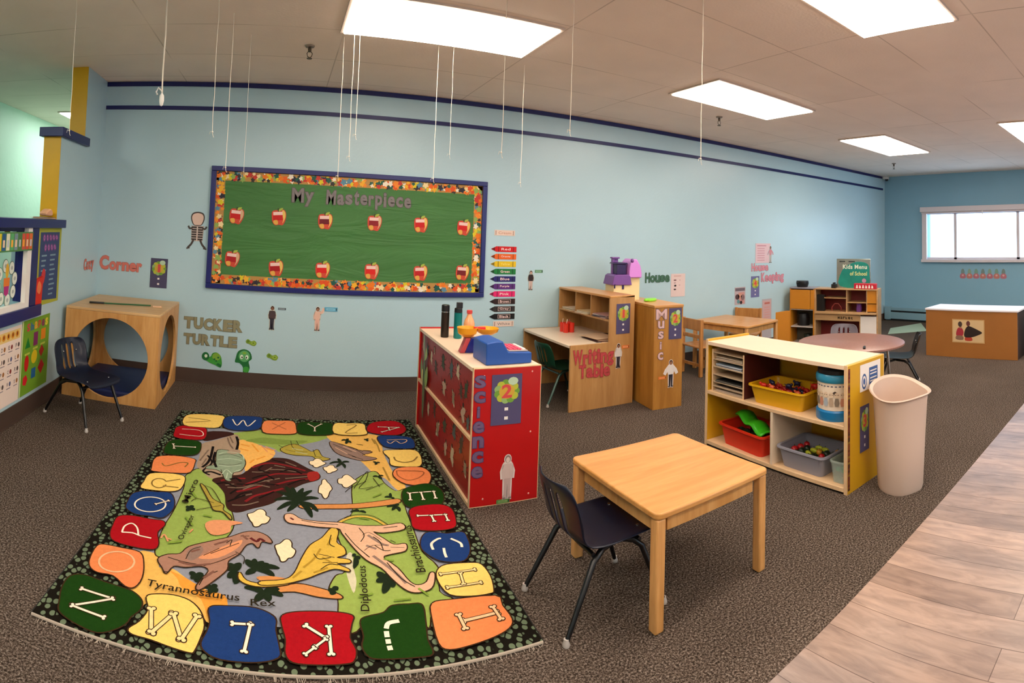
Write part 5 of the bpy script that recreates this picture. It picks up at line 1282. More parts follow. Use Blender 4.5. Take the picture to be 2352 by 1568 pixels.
# round toy tub
b = thing('toy_canister', 'round white canister with blue lid and base on the middle shelf', 'canister', ym(1.01, .14, .3745).translation); b.scale = (1.1, 1.1, 1)
MB().lathe([(.001, 0), (.112, 0), (.114, .01), (.114, .05), (.106, .058), (.001, .058)], mat('tub_blue', '#1572ac', .3), n=40).build('canister_base', b)
MB().lathe([(.001, .0585), (.103, .059), (.107, .215), (.001, .216)], mat('tub_paper', '#efdcc6', .5), n=40).build('canister_body', b)
MB().lathe([(.001, .2165), (.112, .217), (.115, .225), (.115, .252), (.108, .262), (.001, .262)], mat('tub_teal', '#2a86a8', .3), n=40).build('canister_lid', b)
MB().lathe([(.001, .2625), (.104, .263), (.106, .285), (.100, .292), (.001, .292)], mat('tub_black', '#0e1216', .4), n=40).build('lid_cap', b)
rnd = random.Random(8); bb = MB()
def on_cyl(b_, th0, z0, pts_, m_, R=.1075):
    b_.add([(R*math.cos(th0+x/R), R*math.sin(th0+x/R), z0+y) for x, y in pts_], [tuple(range(len(pts_)))], m_)
for i in range(7):
    th0 = PI*.72+i*.29; z0 = .085; w_ = .018
    on_cyl(bb, th0, z0, [(-w_*.5, 0), (w_*.5, 0), (w_*.75, .02), (w_*.5, .046), (-w_*.5, .046), (-w_*.75, .02)], flat(('#b9a088', '#8a7a6a', '#c98a70', '#a9b0b8')[i % 4]))
    on_cyl(bb, th0, z0+.05, [(w_*.8*math.cos(a), .014+w_*.9*math.sin(a)) for a in [k*PI/5 for k in range(10)]], flat('#e3c9ac'), .1078)
    for k in (-1, 1): on_cyl(bb, th0, z0+.06, [(k*.006+.0025*math.cos(a), .006+.003*math.sin(a)) for a in [q*PI/3 for q in range(6)]], flat('#3a2a24'), .1082)
for i in range(10): on_cyl(bb, PI*.70+i*.2, .195, [(0, 0), (.013, 0), (.013, .006), (0, .006)], flat('#5a5a70'))
on_cyl(bb, PI*1.15, .16, [(-.018, 0), (.0, .012), (.018, 0), (.012, -.014), (-.012, -.014)], flat('#4a3a34'))
bb.build('canister_print', b)
on = MB(); on_cyl(on, PI*1.45, .232, [(-.05, -.008), (.05, -.008), (.05, .014), (-.05, .014)], mat('tub_green_clip', '#4fae30', .35), .1158); on.build('green_clip', b)

# ------------------------------------------------------------------ waste bin
wb = thing('waste_bin', 'tall beige plastic waste bin with a wavy rim at the shelf end', 'bin', (2.955, 1.462, 0), math.radians(-25))
BG = mat('bin_beige', '#d3b9a8', .42, spec=.45)
n = 56; rings = [(0, .118, .112), (.02, .124, .118), (.3, .138, .130), (.50, .150, .140), (.545, .155, .145)]
def rimz(a): return -.012*math.cos(2*a)+.030*math.sin(a)+.012*math.cos(a)
vs = []; fs = []; prof = []
for z_, rx, ry in rings: prof.append((z_, rx, ry, 0 if z_ < .4 else (z_-.4)/.145))
prof += [(.548, .162, .150, 1), (.550, .169, .157, 1), (.556, .174, .161, 1), (.562, .169, .156, 1.02), (.550, .152, .142, 1), (.48, .145, .136, .6), (.3, .134, .126, 0), (.012, .118, .110, 0)]
for z_, rx, ry, k in prof:
    for i in range(n):
        a = 2*PI*i/n; e = 2.6; ca, sa = math.cos(a), math.sin(a)
        q = (abs(ca)**e+abs(sa)**e)**(-1/e); vs.append((rx*q*ca, ry*q*sa, z_+k*rimz(a)))
for i in range(len(prof)-1):
    for k in range(n): k2 = (k+1) % n; fs.append((i*n+k, i*n+k2, (i+1)*n+k2, (i+1)*n+k))
nb = 4
MB().add(vs, fs[:nb*n]+[tuple(range(n-1, -1, -1))]+fs[9*n:]+[tuple(range((len(prof)-1)*n, len(prof)*n))], BG, True).build('bin_body', wb, ang=50)
MB().add(vs, fs[nb*n:9*n], BG, True).build('bin_rim', wb, ang=60)
# ------------------------------------------------------------------ bulletin board on the back wall
def FB(x, z_, off=.0015, roll=0): return FR(x, WB-off, z_, '-y', roll)
bd = thing('bulletin_board', 'large green bulletin board with a navy frame and autumn leaf border', 'bulletin board', (-.64, WB, .834))
BW, BH = 2.50, 1.072
GR = mat('green_poster_paper', '#3f7636', .6, noise=(2.2, .14, (.5, 1, 3)))
MB().box((.03, -.014, .03), (BW-.03, -.001, BH-.03), GR).build('paper_backing', bd)
FN = mat('board_frame_navy', '#131a66', .35)
MB().box((0, -.032, 0), (BW, -.001, .042), FN).box((0, -.032, BH-.042), (BW, -.001, BH), FN).box((0, -.032, .042), (.045, -.001, BH-.042), FN).box((BW-.045, -.032, .042), (BW, -.001, BH-.042), FN).build('board_frame', bd, bevel=.004)
b = MB(); rnd = random.Random(21); cols = ['#ea7a1c', '#e0521c', '#f0b02c', '#8fae5a', '#3a3430', '#f0d8a0', '#c83a30', '#1f5a4c', '#f0e4d0', '#f08a2c', '#5a8aa0', '#dcc828', '#2c2a3a', '#e8641c']
e0 = .047; sw = .078; zl = 0
def leafpoly(r): return smooth_loop([(r*(1 if k % 2 else .62)*math.cos(k*PI/5+rnd.random()*.3)*rnd.uniform(.8, 1.15), r*(1 if k % 2 else .62)*math.sin(k*PI/5)*rnd.uniform(.8, 1.1)) for k in range(10)], 2)
for x0, z0, x1, z1 in ((e0, e0-.004, BW-e0, e0+sw), (e0, BH-e0-sw, BW-e0, BH-e0+.004), (e0-.002, e0, e0+sw, BH-e0), (BW-e0-sw, e0, BW-e0+.002, BH-e0)):
    b.rect(x0, z0, x1, z1, .0148, flat('#b98a4a'))
    n = int((x1-x0)*(z1-z0)*1300)
    for i in range(n):
        r = rnd.uniform(.018, .036); q = leafpoly(r); cx = rnd.uniform(x0+r*.6, x1-r*.6); cz = rnd.uniform(z0+r*.6, z1-r*.6); a = rnd.random()*6; c_, s_ = math.cos(a), math.sin(a)
        b.sheet([(min(max(cx+x*c_-y*s_, e0), BW-e0), min(max(cz+x*s_+y*c_, e0-.004), BH-e0+.004)) for x, y in q], .0150+i*.0000025, flat(cols[rnd.randrange(len(cols))]))
b.v = [(x, -z_, y) for x, y, z_ in b.v]; b.build('leaf_border', bd)
GT = mat('silver_letter', '#7d7474', .5, metal=.2, noise=(40, .2)); GE = mat('letter_edge_grey', '#54504a', .6)
rr = word_rows('My', 0, 0, .19, .125, wob=.003)+word_rows('Masterpiece', .30, 0, .76, .125, gap=.22, wob=.006)
letters('lettering_sign', 'grey cut-out letters reading My Masterpiece at the top of the green board', rr, FB(.075, 1.622, .0165), GT, GE, fat=.03, ext=.002)
apple_pos = [(-.403, 1.479), (-.033, 1.486), (.373, 1.472), (.81, 1.479), (1.232, 1.483), (1.639, 1.473), (-.421, 1.103), (-.036, 1.043), (.371, 1.047), (.803, 1.052), (1.247, 1.05), (1.643, 1.062)]
names_r = ['first', 'second', 'third', 'fourth', 'fifth', 'sixth']
tone = ['#c8181c', '#c21a1c', '#6d1520', '#8a1a22', '#c8161a', '#d01c18', '#b01820', '#a8141c', '#d81818', '#d8201c', '#c01c20', '#7a1c22']
for i, (x, z_) in enumerate(apple_pos):
    b = MB(); b.prism(smooth_loop([(-.058, -.03), (-.035, -.07), (0, -.068), (.035, -.072), (.062, -.02), (.066, .035), (.045, .062), (.01, .052), (-.02, .06), (-.055, .045)]), 0, .0025, flat('#cf4a35'))
    b.sheet(smooth_loop([(.03, -.06), (.058, -.01), (.060, .035), (.04, .058), (.03, .03), (.04, -.02)]), .0028, flat('#e8c064' if i % 3 else '#d9b088'))
    b.rect(-.048, -.03, .036, .018, .0030, flat(tone[i])); b.rect(-.045, .016, .036, .044, .0032, flat('#f0c9c0'))
    b.sheet(smooth_loop([(-.045, -.03), (-.012, -.028), (-.008, -.062), (-.03, -.066), (-.046, -.05)]), .0034, flat('#e0a84c')); b.sheet(smooth_loop([(.0, .05), (.015, .072), (.042, .076), (.03, .055)]), .0036, flat('#a9b84a'))
    b.box((-.004, .045, .0025), (.004, .075, .004), flat('#4a3422'))
    o = b.build('apple_cutout', None, M=FB(x, z_, .016, roll=math.radians((-4, 5, 2, 0, 3, -3)[i % 6])))
    tag(o, '%s paper apple from the left in the %s row on the green board' % (names_r[i % 6], 'top' if i < 6 else 'bottom'), 'paper apple', 'paper apples on the green board')

# crayon strip
cr = [('Red', '#d01018'), ('Orange', '#e8641c'), ('Yellow', '#e8c01c'), ('Green', '#1c7a3a'), ('Blue', '#28246a'), ('Purple', '#5a2a78'), ('Pink', '#e0246c'), ('Brown', '#2e1a18'), ('Gray', '#35302f'), ('Black', '#141212')]
for i, (nme, c_) in enumerate(cr):
    zc = 1.283-i*.0703-.0; x0 = 1.925+(.004 if i > 6 else 0); b = MB(); L_ = .262; h = .052
    b.prism([(0, 0), (.055, h/2), (L_, h/2), (L_, -h/2), (.055, -h/2)], 0, .0018, flat(c_))
    dk = '#%02x%02x%02x' % tuple(int(int(c_[k:k+2], 16)*.55) for k in (1, 3, 5)); b.sheet([(0.002, 0), (.04, h*.34), (.04, -h*.34)], .0020, flat(dk)); b.rect(.075, -h/2, .082, h/2, .0020, flat(dk)); b.rect(L_-.035, -h/2, L_-.028, h/2, .0020, flat(dk))
    if nme in ('Black', 'Gray', 'Brown'): b.rect(.088, -h*.36, L_-.045, h*.36, .0021, flat('#b9a09a')); b.rect(.094, -h*.28, L_-.051, h*.28, .0022, flat(c_))
    put_text(b, nme, flat('#f0d0cc' if nme != 'Yellow' else '#f4dc70'), .105, -h*.22, L_-.105-.062, h*.46, .0024, fat=.02)
    tag(b.build('crayon_cutout', None, M=FB(x0, zc)), '%s paper crayon with its colour name in the strip right of the board' % nme.lower(), 'paper crayon', 'paper crayon colour strip')
for zc, tx, x0, w_, lab in ((1.437, 'Cream', 1.955, .21, 'pale bracketed card pinned above the paper crayons'), (.582, 'White', 1.975, .21, 'white paper crayon card below the black one')):
    b = MB(); b.box((0, -.026, 0), (w_, .026, .0018), flat('#e8d0c2'))
    for x in (.012, w_-.02): b.rect(x, -.02, x+.006, .02, .002, flat('#8a6a58'))
    put_text(b, tx, flat('#c98a70' if tx == 'Cream' else '#8a7a74'), .04, -.012, w_-.08, .024, .0022, fat=.01)
    tag(b.build('crayon_cutout', None, M=FB(x0, zc)), lab, 'paper crayon', 'paper crayon colour strip')

# folds of the stretched green paper
nt = GR.node_tree; n_ = nt.nodes; l_ = nt.links; tc_ = n_.new('ShaderNodeTexCoord'); mp_ = n_.new('ShaderNodeMapping'); mp_.inputs['Scale'].default_value = (.8, 1, 3.6); mp_.inputs['Rotation'].default_value = (0, .22, 0)
l_.new(tc_.outputs['Object'], mp_.inputs['Vector']); tx_ = n_.new('ShaderNodeTexNoise'); tx_.inputs['Scale'].default_value = 1.7; tx_.inputs['Detail'].default_value = 4; tx_.inputs['Distortion'].default_value = 1.2; l_.new(mp_.outputs[0], tx_.inputs['Vector'])
bu_ = n_.new('ShaderNodeBump'); bu_.inputs['Strength'].default_value = 1; bu_.inputs['Distance'].default_value = .022; l_.new(tx_.outputs[0], bu_.inputs['Height']); l_.new(bu_.outputs[0], n_['Principled BSDF'].inputs['Normal'])

# lettering on the walls
PKL = mat('coral_letter', '#d9786a', .55); PKE = mat('coral_letter_edge', '#b9756a', .6)
letters('lettering_sign', 'coral letters on the left wall beside the corner', word_rows('Cozy', 0, .02, .25, .095), FR(WLX+.0015, 4.49, .915, '+x'), PKL, PKE, fat=.02)
letters('lettering_sign', 'coral letters reading Corner on the back wall at the room corner', [('C', 0, 0, .085, .125, 0)]+word_rows('orner', .095, 0, .305, .105, gap=.1), FB(-1.628, .925), PKL, PKE, fat=.03)
OLV = mat('olive_letter', '#8f8a6a', .6, noise=(30, .12)); OLE = mat('olive_letter_edge', '#6f6a54', .6)
letters('lettering_sign', 'olive block letters reading TUCKER low on the back wall', word_rows('TUCKER', 0, 0, .515, .098, gap=.10, wob=.003), FB(-.815, .465), OLV, OLE, fat=.05)
letters('lettering_sign', 'olive block letters reading TURTLE below TUCKER', word_rows('TURTLE', 0, 0, .47, .092, gap=.10, wob=.003), FB(-.81, .328), OLV, OLE, fat=.05)
HGR = mat('dark_green_letter', '#3f6a52', .6, noise=(50, .2))
letters('lettering_sign', 'dark green letters reading House beside the doll house', word_rows('House', 0, 0, .345, .105, gap=.1), FB(3.735, .945), HGR, mat('dark_green_edge', '#2c4a3c', .6), fat=.03)
PKW = mat('pink_letter', '#d08a98', .6, noise=(50, .15))
letters('lettering_sign', 'pink letters reading House Keeping on the far part of the back wall', word_rows('House', 0, .145, .34, .10, gap=.1)+word_rows('Keeping', .20, 0, .48, .115, gap=.1), FB(5.48, .885), PKW, mat('pink_letter_edge', '#b8707e', .6), fat=.03)
number_card('1', FB(-1.146, .798), .155, .262, 'dark number card with a thin orange 1 right of the Corner letters', dark='#4a4663')
number_card('4', FB(5.475, .688), .165, .275, 'faded number card under the pink House letters', dark='#6a6a98')

# skeleton with a thumb-shaped head
b = MB(); H2 = '#2e2624'
b.prism(smooth_loop([(-.04, .235), (-.062, .29), (-.05, .335), (0, .35), (.05, .335), (.06, .285), (.038, .235), (0, .225)]), 0, .002, flat('#4a403c'))
b.sheet(smooth_loop([(-.033, .238), (-.052, .29), (-.042, .325), (0, .338), (.042, .325), (.05, .285), (.032, .238), (0, .232)]), .0024, flat('#e0bfae'))
b.prism([(-.05, .09), (.05, .09), (.06, .225), (-.055, .225)], 0, .0016, flat('#b5a39a'))
for k in range(6): b.rect(-.05, .10+k*.021, -.006, .112+k*.021, .002, flat(H2)); b.rect(.006, .10+k*.021, .05, .112+k*.021, .002, flat(H2))
b.rect(-.004, .09, .004, .22, .0021, flat('#d9c8bc'))
for q in (-1, 1):
    ribbon(b, [(q*.045, .205), (q*.068, .20), (q*.082, .222)], .016, .0019, flat('#4a403c')); ribbon(b, [(q*.03, .10), (q*.05, .06), (q*.078, .03)], .018, .0019, flat('#4a403c')); ribbon(b, [(q*.06, .03), (q*.09, .022)], .013, .002, flat('#4a403c'))
tag(b.build('skeleton_cutout', None, M=FB(-.742, 1.145)), 'paper skeleton with a plain round face left of the board', 'paper cutout', 'figure cutouts on the back wall')

# turtles
def turtle(label, x, z_, s, kind):
    b = MB(); G1, G2, G3 = '#1f6a34', '#3f9a3a', '#7fae3c'
    if kind == 'side':
        b.prism([(p[0]*s, p[1]*s) for p in smooth_loop([(-.5, -.02), (-.3, -.12), (-.1, -.22), (.15, -.3), (.42, -.42), (.5, -.3), (.5, -.1), (.42, .2), (.2, .36), (-.02, .30), (-.12, .12)])], 0, .0018, flat(G2))
        b.disc(-.38*s, .12*s, .2*s, .22*s, .002, flat(G1), 18); b.disc(-.36*s, .14*s, .08*s, .09*s, .0022, flat('#d9e8d0'), 12); b.disc(.2*s, .14*s, .22*s, .2*s, .0022, flat(G3), 18)
        for a, c_ in ((.1, 0), (.3, .1), (.2, -.08)): b.disc(a*s, c_*s, .06*s, .05*s, .0024, flat(G1), 8)
        b.sheet([(.2*s, -.28*s), (.45*s, -.42*s), (.5*s, -.28*s), (.3*s, -.18*s)], .0023, flat(G1))
    elif kind == 'front':
        b.prism([(p[0]*s, p[1]*s) for p in smooth_loop([(-.40, .1), (-.30, .42), (0, .55), (.30, .42), (.40, .1), (.25, -.05), (.32, -.35), (.22, -.62), (.0, -.62), (-.02, -.35), (-.2, -.15), (-.42, -.12)])], 0, .0018, flat(G1))
        b.disc(.02*s, .2*s, .28*s, .28*s, .002, flat('#5fa868'), 20)
        for q in (-1, 1): b.disc(.02*s+q*.13*s, .16*s, .08*s, .11*s, .0022, flat('#e4efdc'), 14); b.disc(.02*s+q*.11*s, .14*s, .035*s, .05*s, .0024, flat('#16301c'), 10)
        b.disc(.14*s, -.45*s, .16*s, .15*s, .0022, flat(G2), 14); b.disc(.02*s, .36*s, .1*s, .06*s, .0022, flat(G3), 12)
    else:
        b.prism([(p[0]*s, p[1]*s) for p in smooth_loop([(-.5, .12), (-.3, .3), (0, .12), (.28, .2), (.5, -.02), (.35, -.28), (.05, -.25), (-.2, -.12), (-.42, -.08)])], 0, .0018, flat('#7f9f35'))
        b.disc(-.28*s, .1*s, .13*s, .12*s, .002, flat('#5f7f22'), 12); b.disc(.2*s, -.03*s, .2*s, .14*s, .002, flat('#9ab84a'), 14); b.disc(.2*s, -.03*s, .1*s, .06*s, .0022, flat('#5f7f22'), 10)
    return tag(b.build('turtle_cutout', None, M=FB(x, z_)), label, 'paper cutout', 'green paper turtles below TUCKER TURTLE')
turtle('dark green paper turtle on the left, walking sideways', -.545, .215, .165, 'side')
turtle('dark green paper turtle standing upright with big white eyes', -.272, .225, .175, 'front')
turtle('small olive paper turtle just right of the TURTLE letters', -.215, .382, .095, 'tiny')
turtle('small olive paper turtle lowest and rightmost of the four', -.025, .27, .10, 'side2')

person_cut('cutout of a person in dark clothes standing below the left of the board', FB(-.045, .505), .205, '#4a3a3c', '#33303c', skin='#8a5a44', border='#c9cabf')
tag_strip('tiny grey strip right of the dark standing person cutout', FB(.003, .678), .07, .02, '#6a7a84', '#8f9aa0')
person_cut('cutout of a person in a pink outfit with one raised arm below the board', FB(.350, .515), .205, '#e3b9a6', '#e0b0a0', arm='up', border='#dccdc2')
tag_strip('light blue strip right of the pink person cutout', FB(.408, .685), .115, .035, '#5aa8c8', '#8fc4d8')
person_cut('cutout of a person in a dark jacket and pale legs right of the crayon strip', FB(2.350, .898), .185, '#2e2020', '#c9b0a8', skin='#c9a090', border='#bdbdb4')
tag_strip('green strip right of the dark jacket person cutout', FB(2.392, 1.062), .085, .028, '#5a8f6a', '#8fb89a')
person_cut('cutout of a person in a pink top on the far part of the wall', FB(5.865, 1.135), .225, '#c98a94', '#b9b8b0', arm='out', border='#b9c4cc')

# papers on the walls
def page(name, label, M, w, h, bg, rows, cat='paper', head=None, pics=None, group=None):
    b = MB(); b.box((0, 0, 0), (w, h, .0012), flat(bg))
    for x0, z0, x1, z1, c_ in rows: b.rect(w*x0, h*z0, w*x1, h*z1, .0015+.0002*z0, flat(c_))
    if pics:
        for x, z_, rx, rz, c_ in pics: b.disc(w*x, h*z_, w*rx, h*rz, .0019, flat(c_), 12)
    return tag(b.build(name, None, M=M), label, cat, group)
page('wall_paper', 'pale pink sheet with small dark pictures beside the House letters', FB(4.105, .772), .215, .262, '#dcc6c2', [(.2, .88, .7, .92, '#c9a09c')], pics=[(.28, .72, .10, .035, '#7a5a5a'), (.27, .60, .08, .02, '#9a7a7a'), (.30, .48, .08, .045, '#2a2226'), (.28, .32, .09, .035, '#4a3a3c'), (.62, .72, .05, .02, '#b99a98'), (.6, .5, .06, .02, '#b99a98')])
page('wall_paper', 'pink list sheet above the pink House letters', FB(5.555, 1.135), .31, .262, '#d9bcc2', [(.1, .85, .7, .91, '#c08a98')]+[(.12, .72-.12*i, .6, .76-.12*i, '#c58f9c') for i in range(6)])
page('wall_paper', 'small sheet with figures of people above the back table', FB(5.165, .612), .20, .222, '#b9a8ac', [(.05, .78, .95, .95, '#6a5f68'), (.35, .05, .9, .7, '#c98f88')], pics=[(.25, .45, .2, .16, '#4a3436'), (.5, .5, .16, .16, '#c9907c'), (.75, .4, .18, .18, '#8a6a6c'), (.35, .18, .14, .12, '#5a8a90'), (.6, .12, .12, .1, '#2a2226')])
b = MB(); b.box((0, 0, 0), (.20, .62, .0012), flat('#b3adb2')); b.rect(.012, .22, .188, .60, .0015, flat('#c9a6a6')); b.rect(.05, .55, .16, .575, .0018, flat('#b86a60'))
for i in range(8): b.rect(.05, .50-i*.033, .16, .515-i*.033, .0018, flat('#d09a94'))
tag(b.build('wall_chart', None, M=FB(5.70, .03)), 'tall narrow wall chart with pink list behind the back table', 'chart')
tag(MB().box((0, 0, 0), (.16, .24, .05), mat('dark_green_case', '#101c1a', .5)).build('wall_box', None, M=FR(8.35, WB-.001, .36, '-y'), bevel=.01), 'dark green box on the back wall behind the play kitchen end', 'box')

# ------------------------------------------------------------------ left wall posters
def FL(y, z_, off=.0015): return FR(WLX+off, y, z_, '+x')
b = MB(); w_, h_ = .415, .555
b.box((0, 0, 0), (w_, h_, .0015), flat('#a9ac3a')); b.prism([(.035, .04), (w_-.035, .02), (w_-.035, h_-.03), (.035, h_-.03)], .0016, .0018, flat('#35466f'))
for k in range(2):
    for i in range(5-k): b.disc(.10+i*.056+k*.03, .485-k*.072, .024, .030, .0020, flat('#6a3f7a'), 12, .3*i); b.disc(.10+i*.056+k*.03, .485-k*.072, .014, .021, .0022, flat('#b56aa8'), 10, .3*i); b.disc(.10+i*.056+k*.03, .485-k*.072, .005, .009, .0024, flat('#4a3f78'), 8)
for i in range(9):
    for j in range(2):
        if i > 3 and j == 0: continue
        b.rect(.07+.15*j, .35-i*.036, .16+.16*j-.012*(i % 3), .362-i*.036, .0022, flat('#7f9aa8'))
tag(b.build('song_poster', None, M=FL(3.535, .742)), 'dark blue poster with green edge and purple heading under the navy rail', 'poster')
b = MB(); b.prism([(0, 0), (.10, 0), (.115, .22), (.0, .20)], 0, .02, flat('#cf2a1c')); b.prism(smooth_loop([(.02, .12), (.06, .10), (.085, .15), (.05, .19), (.025, .17)]), .02, .022, flat('#e87a4a'))
b.prism(smooth_loop([(.11, .16), (.16, .17), (.18, .24), (.15, .27), (.12, .23)]), 0, .004, flat('#c9383a'))
tag(b.build('red_caddy', None, M=FL(3.50, .735, .003)), 'red paper pocket hanging over the corner of the dark blue poster', 'paper pocket')
b = MB(); w_, h_ = .455, .515
b.box((0, 0, 0), (w_, h_, .0015), flat('#6f9a28')); b.rect(0, 0, .02, h_, .0017, flat('#c9d49a'))
for i, (c, col) in enumerate(zip('Shapes', ('#c9404a', '#3a6a9a', '#e0a83c', '#c9402c', '#8a3a5a', '#d9c83c'))): put_text(b, c, flat(col), .075+i*.06, .435, .048, .055, .002, fat=.04)
def shp(k, x, y, r, c):
    n = {'t': 3, 's': 4, 'c': 20, 'h': 6, 'd': 4, 'o': 20, 'r': 4, 'p': 5, 'x': 20}[k]; a0 = PI/2 if k in 'td' else PI/4 if k in 'sr' else 0
    b.sheet([(x+r*math.cos(a0+2*PI*i/n)*(.8 if k in 'o' else 1), y+r*math.sin(a0+2*PI*i/n)*(1.35 if k in 'ro' else 1)) for i in range(n)], .002, flat(c))
for k, x, y, r, c in (('t', .10, .345, .05, '#1c7a2c'), ('r', .225, .365, .05, '#7a2a5a'), ('s', .35, .38, .055, '#e0821c'), ('o', .095, .215, .042, '#c41c18'), ('c', .215, .24, .048, '#d9b81c'), ('d', .335, .26, .045, '#a8281c'), ('p', .085, .10, .04, '#cf1c28'), ('s', .215, .125, .05, '#1c5a8a'), ('d', .34, .145, .055, '#b81c20')): shp(k, x, y, r, c)
for x, y in ((.10, .28), (.225, .30), (.35, .31)): b.rect(x-.04, y-.008, x+.04, y+.006, .0018, flat('#b5bf4a'))
tag(b.build('shapes_poster', None, M=FL(3.362, .148)), 'green poster of coloured shapes low on the left wall', 'poster')
b = MB(); w_, h_ = .62, .505; b.box((0, 0, 0), (w_, h_, .0015), flat('#ecd9cc')); b.rect(.02, h_-.085, w_-.02, h_-.02, .0017, flat('#e3c27a'))

for i in range(9): b.disc(.06+i*.062, h_-.052, .026, .022, .0019, flat('#d9962c'), 14); b.disc(.06+i*.062, h_-.05, .010, .014, .0021, flat('#8a3a1c'), 10)
k = 0
for j in range(5):
    for i in range(6):
        x = .05+i*.098; y = .365-j*.08
        if k < 26:
            put_text(b, chr(65+k), flat('#4a4048'), x, y, .02, .026, .002, fat=.01); b.disc(x+.045, y+.012, .014, .016, .002, flat(('#8a3a34', '#5a4a44', '#6a6a8a', '#a8703c')[k % 4]), 10); b.rect(x, y-.018, x+.055, y-.012, .002, flat('#8a7f86'))
        k += 1
tag(b.build('alphabet_poster', None, M=FL(2.735, .145)), 'cream alphabet picture chart cut by the left edge', 'poster')
# things stuck on the hatch pane
b = MB(); b.box((0, 0, 0), (.50, .125, .0015), flat('#4f7f4a'))
for i, c in enumerate(('#d9c02c', '#2a5a8a', '#e0e0c0', '#5aa86a', '#7a8f9a', '#4f7a4a', '#c9503a', '#d8442c', '#e06a2c')): b.rect(.01+i*.054, .01, .055+i*.054, .115, .0017, flat(c)); b.rect(.02+i*.054, .03, .045+i*.054, .075, .0019, flat(('#f0a838', '#e8c8a0', '#b9c0c8')[i % 3]))
tag(b.build('picture_strip', None, M=FR(-1.6265, 2.905, 1.148, '+x')), 'strip of small coloured picture cards on the hatch glass', 'picture strip')
b = MB(); b.prism(smooth_loop([(-.035, 0), (0, -.03), (.035, 0), (.045, .04), (0, .055), (-.045, .04)]), 0, .0018, flat('#e8a82c')); b.sheet([(-.015, -.01), (.015, -.01), (0, .03)], .002, flat('#5a3a14'))
tag(b.build('lion_cutout', None, M=FR(-1.6915, 3.15, 1.225, '+x')), 'small yellow animal face cutout above the strip on the hatch glass', 'paper cutout')
b = MB()
for i in range(8): a = 2*PI*i/8+.2; b.disc(.115*math.cos(a), .115*math.sin(a), .04, .046, .0010+.0001*i, flat('#5a6a5c'), 18); b.disc(.115*math.cos(a), .115*math.sin(a), .035, .041, .0021+.0001*i, flat('#dfe4d6'), 18); b.disc(.115*math.cos(a), .115*math.sin(a), .016, .014, .0031, flat('#a9b0a8'), 10)
b.rect(-.04, -.02, .04, .035, .0034, flat('#e07a2c')); b.prism([(-.035, -.02), (.035, -.02), (.03, -.07), (0, -.085), (-.03, -.07)], .0033, .0036, flat('#b02a7a')); b.disc(0, .08, .022, .05, .0034, flat('#d9a82c'), 14)
tag(b.build('wheel_chart', None, M=FR(-1.6965, 3.245, .935, '+x') @ Matrix.Translation((-.06, 0, 0))), 'flower shaped chart of white circles on the hatch glass', 'chart')
papers('paper_stack', 'small crumpled heap of orange and grey papers on the navy rail end', 0, 0, 0, .20, .11, 6, Matrix.Translation((-1.70, 3.73, 1.3625)) @ Matrix.Rotation(PI/2, 4, 'Z'), ['#5a5560', '#c9b59a', '#e8b888', '#f0cba0', '#e3c8b0'], seed=31, spread=.012)
tag(MB().prism(smooth_loop([(-.05, 0), (.05, 0), (.055, .03), (.02, .05), (-.02, .038), (-.055, .02)]), -.03, .03, mat('peach_paper', '#e8b08a', .7), T=Matrix.Rotation(PI/2, 4, 'Z') @ Matrix.Rotation(PI/2, 4, 'X')).build('crumpled_paper', None, (-1.70, 3.76, 1.388), bevel=.01), 'peach crumpled paper on top of the small heap on the navy rail', 'paper')

# ------------------------------------------------------------------ play kitchen
KO = (6.16, 4.745, 0); KR = math.atan2(-.945, .329); t = thing('play_kitchen', 'wooden play kitchen with red cubbies and an orange cupboard door', 'play kitchen', KO, KR)
OR = mat('orange_cupboard', '#cf8420', .4, noise=(4, .05)); KR_ = mat('kitchen_red', '#7d1414', .5); KW = wood('kitchen_birch', '#c9a070', '#b38a5c', 0)
KH = .775; K1 = .355; K2 = 1.235; kd = .30
b = MB()
for x in (0, K1-.018): b.box((x, 0, 0), (x+.018, kd, KH), OR)
b.box((.018, kd-.01, 0), (K1-.018, kd, KH), mat('cupboard_inside', '#5a5a50', .6)); b.build('cupboard_side', t, bevel=.002)
MB().box((-.004, -.006, KH), (K1, kd, KH+.018), mat('kitchen_grey_top', '#8c8890', .4)).build('cupboard_top', t, bevel=.003)
MB().box((.01, -.014, .50), (K1-.06, -.001, KH-.012), OR).build('upper_door', t, bevel=.004)
MB().box((K1-.055, -.012, .50), (K1-.004, -.001, KH-.012), OR).build('filler_strip', t, bevel=.003)
for z_ in (.02, .25, .485): MB().box((.018, .004, z_), (K1-.018, kd-.01, z_+.012), mat('shelf_white', '#cfc4bb', .5)).build('cupboard_shelf', t)
ld = MB(); ld.prism([(0, .03), (.29, .03), (.29, .40), (.27, .44), (.05, .47), (.0, .47)], -.016, 0, OR); o = ld.build('open_door', t, bevel=.003)
o.matrix_local = Matrix.Translation((.004, -.004, 0)) @ Matrix.Rotation(math.radians(180+30), 4, 'Z') @ Matrix.Rotation(PI/2, 4, 'X')
x0 = K1+.001
for xx, nm in ((x0, 0), (K2-.018, 1)): MB().box((xx, 0, 0), (xx+.018, kd, KH), KW).build('side_panel', t, bevel=.002)
MB().box((x0+.018, kd-.008, .0), (K2-.018, kd, KH), KR_).build('red_back', t)
MB().box((x0, -.002, KH), (K2, kd, KH+.014), KW).build('kitchen_top', t, bevel=.002)
MB().box((x0+.018, -.035, .452), (K2-.018, kd-.009, .478), KW).build('counter', t, bevel=.003)
MB().box((x0+.018, .0, .36), (K2-.25, .012, .4515), KW).build('apron_board', t, bevel=.002)
